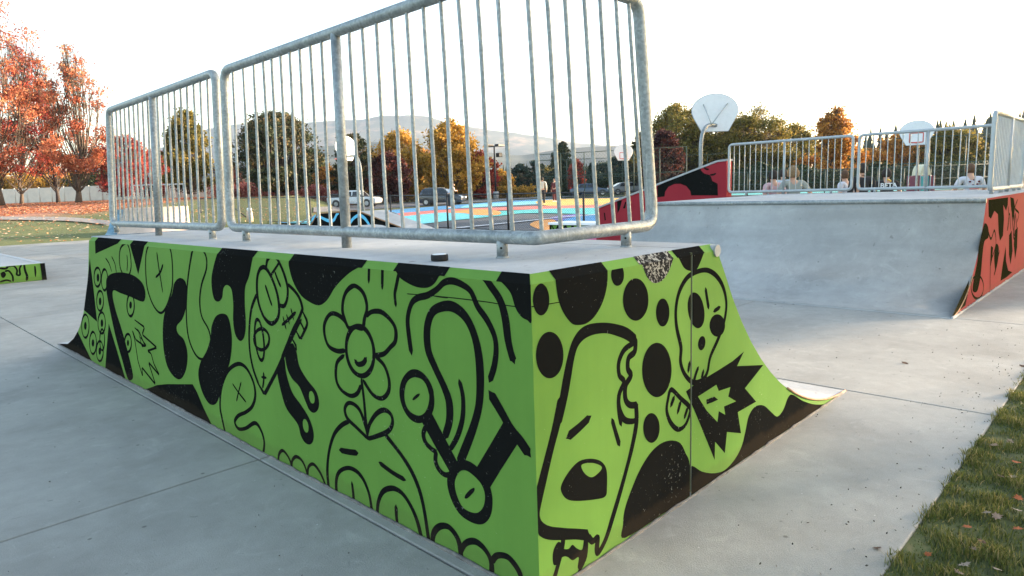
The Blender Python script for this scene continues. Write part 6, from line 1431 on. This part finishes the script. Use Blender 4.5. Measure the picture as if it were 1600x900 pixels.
tube(bm, [(-.05, -.112, 1.52), (.02, -.117, 1.49), (.05, -.118, 1.46)], .02, 4); obj('shirt_emblem', bm, M['court_yellow'], pb)
bm = bmesh.new()
for cx_, cz_ in ((-.09, 1.42), (.0, 1.46), (-.02, 1.34), (.07, 1.36), (.1, 1.42)):
    tube(bm, [(cx_, -.10, cz_), (cx_, -.128, cz_)], .022, 8)
obj('shirt_print', bm, M['maroon_shirt'], pw)
bm = bmesh.new(); bx(bm, (-.10, -.137, 1.25), (.10, -.125, 1.28)); obj('shirt_print', bm, M['court_coral'], pw)

# ================================================================== GRASS, LEAVES
M['grit'] = basic('dark_grit', (.07, .06, .05), .9)
def blades(name, n, xr, yr, hmin, hmax, wid, mat, label, zfn, clump=6.0):
    g = np.random.default_rng(9); x = g.uniform(*xr, n); y = g.uniform(*yr, n)
    dens = np.array([noise.noise(Vector((a*clump, b*clump, 0))) for a, b in zip(x, y)])
    edge = np.array([noise.noise(Vector((a*5, 0, 1.7)))*.035+noise.noise(Vector((a*22, 0, 4)))*.02 for a in x])
    ok = (g.uniform(-.5, .6, n) < dens+.25) & (y < yr[1]+edge-.012); x, y, dens = x[ok], y[ok], dens[ok]; n = len(x)
    h_ = g.uniform(hmin, hmax, n)*(1+1.3*np.clip(dens, -.6, 1)); a = g.uniform(0, 2*pi, n); lean_ = g.uniform(.1, .9, n)*h_; la = g.uniform(0, 2*pi, n)
    z = np.array([zfn(p, q) for p, q in zip(x, y)]); wv = np.stack([np.cos(a), np.sin(a), 0*a], 1)*wid; lv = np.stack([np.cos(la)*lean_, np.sin(la)*lean_, 0*la], 1)
    b = np.stack([x, y, z], 1); m_ = b+lv*.35; m_[:, 2] += h_*.6; tp_ = b+lv; tp_[:, 2] += h_
    v = np.stack([b-wv, b+wv, m_+wv*.75, m_-wv*.75, tp_], 1).reshape(-1, 3)
    f = []; i5 = np.arange(n)*5
    me = bpy.data.meshes.new(name); me.vertices.add(5*n); me.vertices.foreach_set('co', v.reshape(-1).astype(np.float32))
    loops = np.stack([i5, i5+1, i5+2, i5+3, i5+3, i5+2, i5+4], 1).reshape(-1); me.loops.add(7*n); me.loops.foreach_set('vertex_index', loops.astype(np.int32))
    me.polygons.add(2*n); ls = np.stack([np.arange(n)*7, np.arange(n)*7+4], 1).reshape(-1); me.polygons.foreach_set('loop_start', ls.astype(np.int32)); me.polygons.foreach_set('loop_total', np.tile([4, 3], n).astype(np.int32))
    tt = np.repeat(np.clip(g.normal(.45, .2, n)+.25*dens, 0, 1), 2); at_ = me.attributes.new('tint', 'FLOAT', 'FACE'); at_.data.foreach_set('value', tt.astype(np.float32))
    me.update(); me.materials.append(M[mat]); o = link(bpy.data.objects.new(name, me)); return tag(o, label, 'grass', kind='stuff')
blades('grass', 230000, (.3, 9.5), (-2.8, -.868), .014, .038, .0022, 'blade', 'short green grass strip beside the concrete at the lower right', lambda a, b: -.012)
def scatter_leaves(name, label, n, area, size, mat, lift, tint, flat=.75):
    pts = []
    g = np.random.default_rng(4)
    while len(pts) < n:
        F = g.uniform(area[0], area[1]); L = g.uniform(area[2], area[3])*F
        x, y = fromFL(F, L)
        if area[4](F, L/F, x, y): pts.append((x, y, ground_z(x, y)+lift))
    o = leaf_mesh(name, np.array(pts), size, M[mat], None, g.normal(tint, .25, n), flat=0); 
    # lay them nearly flat
    me = o.data; co_ = np.empty(len(me.vertices)*3, np.float32); me.vertices.foreach_get('co', co_); co_ = co_.reshape(-1, 4, 3); mz = co_[:, :, 2].mean(1)[:, None]; co_[:, :, 2] = mz+(co_[:, :, 2]-mz)*(1-flat); me.vertices.foreach_set('co', co_.reshape(-1)); me.update()
    return tag(o, label, 'fallen leaves', kind='stuff')
scatter_leaves('fallen_leaves', 'thick carpet of pink and orange fallen leaves under the red maples', 38000, (38, 92, -.9, -.28, lambda F, t, x, y: (F > 45+3*sin(t*25) and F*t < -28) or random.random() < .03), .11, 'litter', .06, .5)
scatter_leaves('fallen_leaves', 'scattered pale fallen leaves on the lawn at the left', 1200, (28, 46, -.9, -.30, lambda F, t, x, y: y > 31.3), .09, 'litter', .07, .8)
# single leaves near the camera
def maple_leaf(x, y, z, s, rz, tilt, colr, label):
    bm = bmesh.new(); out = [(0, -.5), (.12, -.28), (.42, -.34), (.34, -.12), (.55, .12), (.30, .14), (.26, .36), (.10, .26), (0, .58), (-.12, .25), (-.3, .34), (-.28, .12), (-.52, .08), (-.36, -.12), (-.40, -.36), (-.12, -.28)]
    c_ = bm.verts.new((0, 0, .02*s)); vs = [bm.verts.new((p[0]*s, p[1]*s, s*(.22*(p[0]**2)+.14*p[1]*abs(p[0])+random.uniform(-.03, .03)))) for p in out]
    for i in range(len(vs)): bm.faces.new((c_, vs[i], vs[(i+1) % len(vs)]))
    r_ = bmesh.ops.solidify(bm, geom=bm.faces[:], thickness=.0012)
    o = obj('fallen_leaf', bm, M[colr]); o.location = (x, y, z); o.rotation_euler = (tilt[0], tilt[1], rz)
    tag(o, label, 'leaf', 'single fallen leaves near the camera')
for n_, c_ in (('leafm_orange', (.50, .14, .04)), ('leafm_tan', (.42, .30, .22)), ('leafm_brown', (.14, .075, .05)), ('leafm_pale', (.40, .33, .27))): M[n_] = basic(n_, c_, .7, 0, .25, 60)
LV = [(1553, 695, 'leafm_tan', 'tan leaf at the top of the grass strip', .055), (1588, 722, 'leafm_orange', 'orange leaf at the right frame edge, upper one', .055), (1564, 744, 'leafm_brown', 'curled brown leaf in the middle of the grass', .05), (1582, 745, 'leafm_pale', 'pale curled leaf beside the curled brown one', .055),
      (1591, 778, 'leafm_orange', 'orange leaf at the right frame edge, middle one', .05), (1542, 801, 'leafm_pale', 'small whitish leaf in the grass', .045), (1590, 797, 'leafm_pale', 'flat whitish leaf at the right frame edge', .05), (1558, 807, 'leafm_tan', 'greyish leaf right of the small whitish one', .05),
      (1590, 826, 'leafm_orange', 'orange-red leaf at the right frame edge, lower one', .05), (1511, 823, 'leafm_orange', 'dark orange leaf in the lower grass', .045), (1534, 846, 'leafm_brown', 'brown leaf under the dark orange one', .04), (1450, 866, 'leafm_orange', 'orange leaf near the concrete edge at the bottom', .035),
      (1507, 882, 'leafm_pale', 'pale pinkish leaf at the bottom of the grass', .055), (1560, 890, 'leafm_pale', 'pale long leaf at the bottom right', .05), (1498, 894, 'leafm_tan', 'tan leaf at the bottom edge of the picture', .04), (1522, 857, 'leafm_tan', 'yellow-brown leaf in the lower grass', .04), (1578, 690, 'leafm_tan', 'tan leaf at the top right of the grass strip', .045)]
random.seed(12)
for px, py, mt_, lb_, s_ in LV:
    p = CAM+ray(px, py)*((CAM.z-.015)/-ray(px, py).z); maple_leaf(p.x, p.y, .016, s_*.9, random.uniform(0, 6), (random.uniform(-.35, .35), random.uniform(-.35, .35)), mt_, lb_)
for px, py, mt_, lb_, s_ in [(1371, 858, 'leafm_brown', 'small curled brown leaf lying on the concrete near the grass', .034), (1414, 568, 'leafm_brown', 'small dark brown leaf on the concrete before the far ramp', .055), (1598, 573, 'leafm_brown', 'tiny dark leaf at the grass corner by the right edge', .05)]:
    p = CAM+ray(px, py)*(CAM.z/-ray(px, py).z); maple_leaf(p.x, p.y, .006, s_, random.uniform(0, 6), (.15, .2), mt_, lb_)

# crumbs of soil and leaf bits lying on the concrete
g = np.random.default_rng(31); pts = []
while len(pts) < 420:
    x = g.uniform(-3, 8); y = -.88+abs(g.normal(0, .22)) if g.random() < .6 else g.uniform(-.88, 2.0)
    if not (-.1 < x < 3.35 and y > -.03) and x < 6.5: pts.append((x, y, .004))
for _ in range(90): pts.append((g.uniform(-3, -.15), g.uniform(-.8, 7), .004))
stuff(tag(leaf_mesh('crumbs', np.array(pts), .006, M['grit'], None, g.normal(.5, .2, len(pts))), 'tiny dark crumbs of soil and leaf scattered over the near concrete', 'grit'))
# ================================================================== AIR
bm = bmesh.new(); bx(bm, (-5600, -5600, -8), (5600, 5600, 460))
hz = obj('haze', bm, []); m = bpy.data.materials.new('haze_air'); m.use_nodes = True; nt = m.node_tree
nt.nodes.remove(nt.nodes['Principled BSDF']); pv = nt.nodes.new('ShaderNodeVolumePrincipled'); pv.inputs['Density'].default_value = .00009; pv.inputs['Color'].default_value = (.58, .74, 1, 1); pv.inputs['Anisotropy'].default_value = .2
nt.links.new(pv.outputs[0], nt.nodes['Material Output'].inputs['Volume']); hz.data.materials.append(m); hz['kind'] = 'stuff'; hz['label'] = 'pale evening haze filling the valley air'
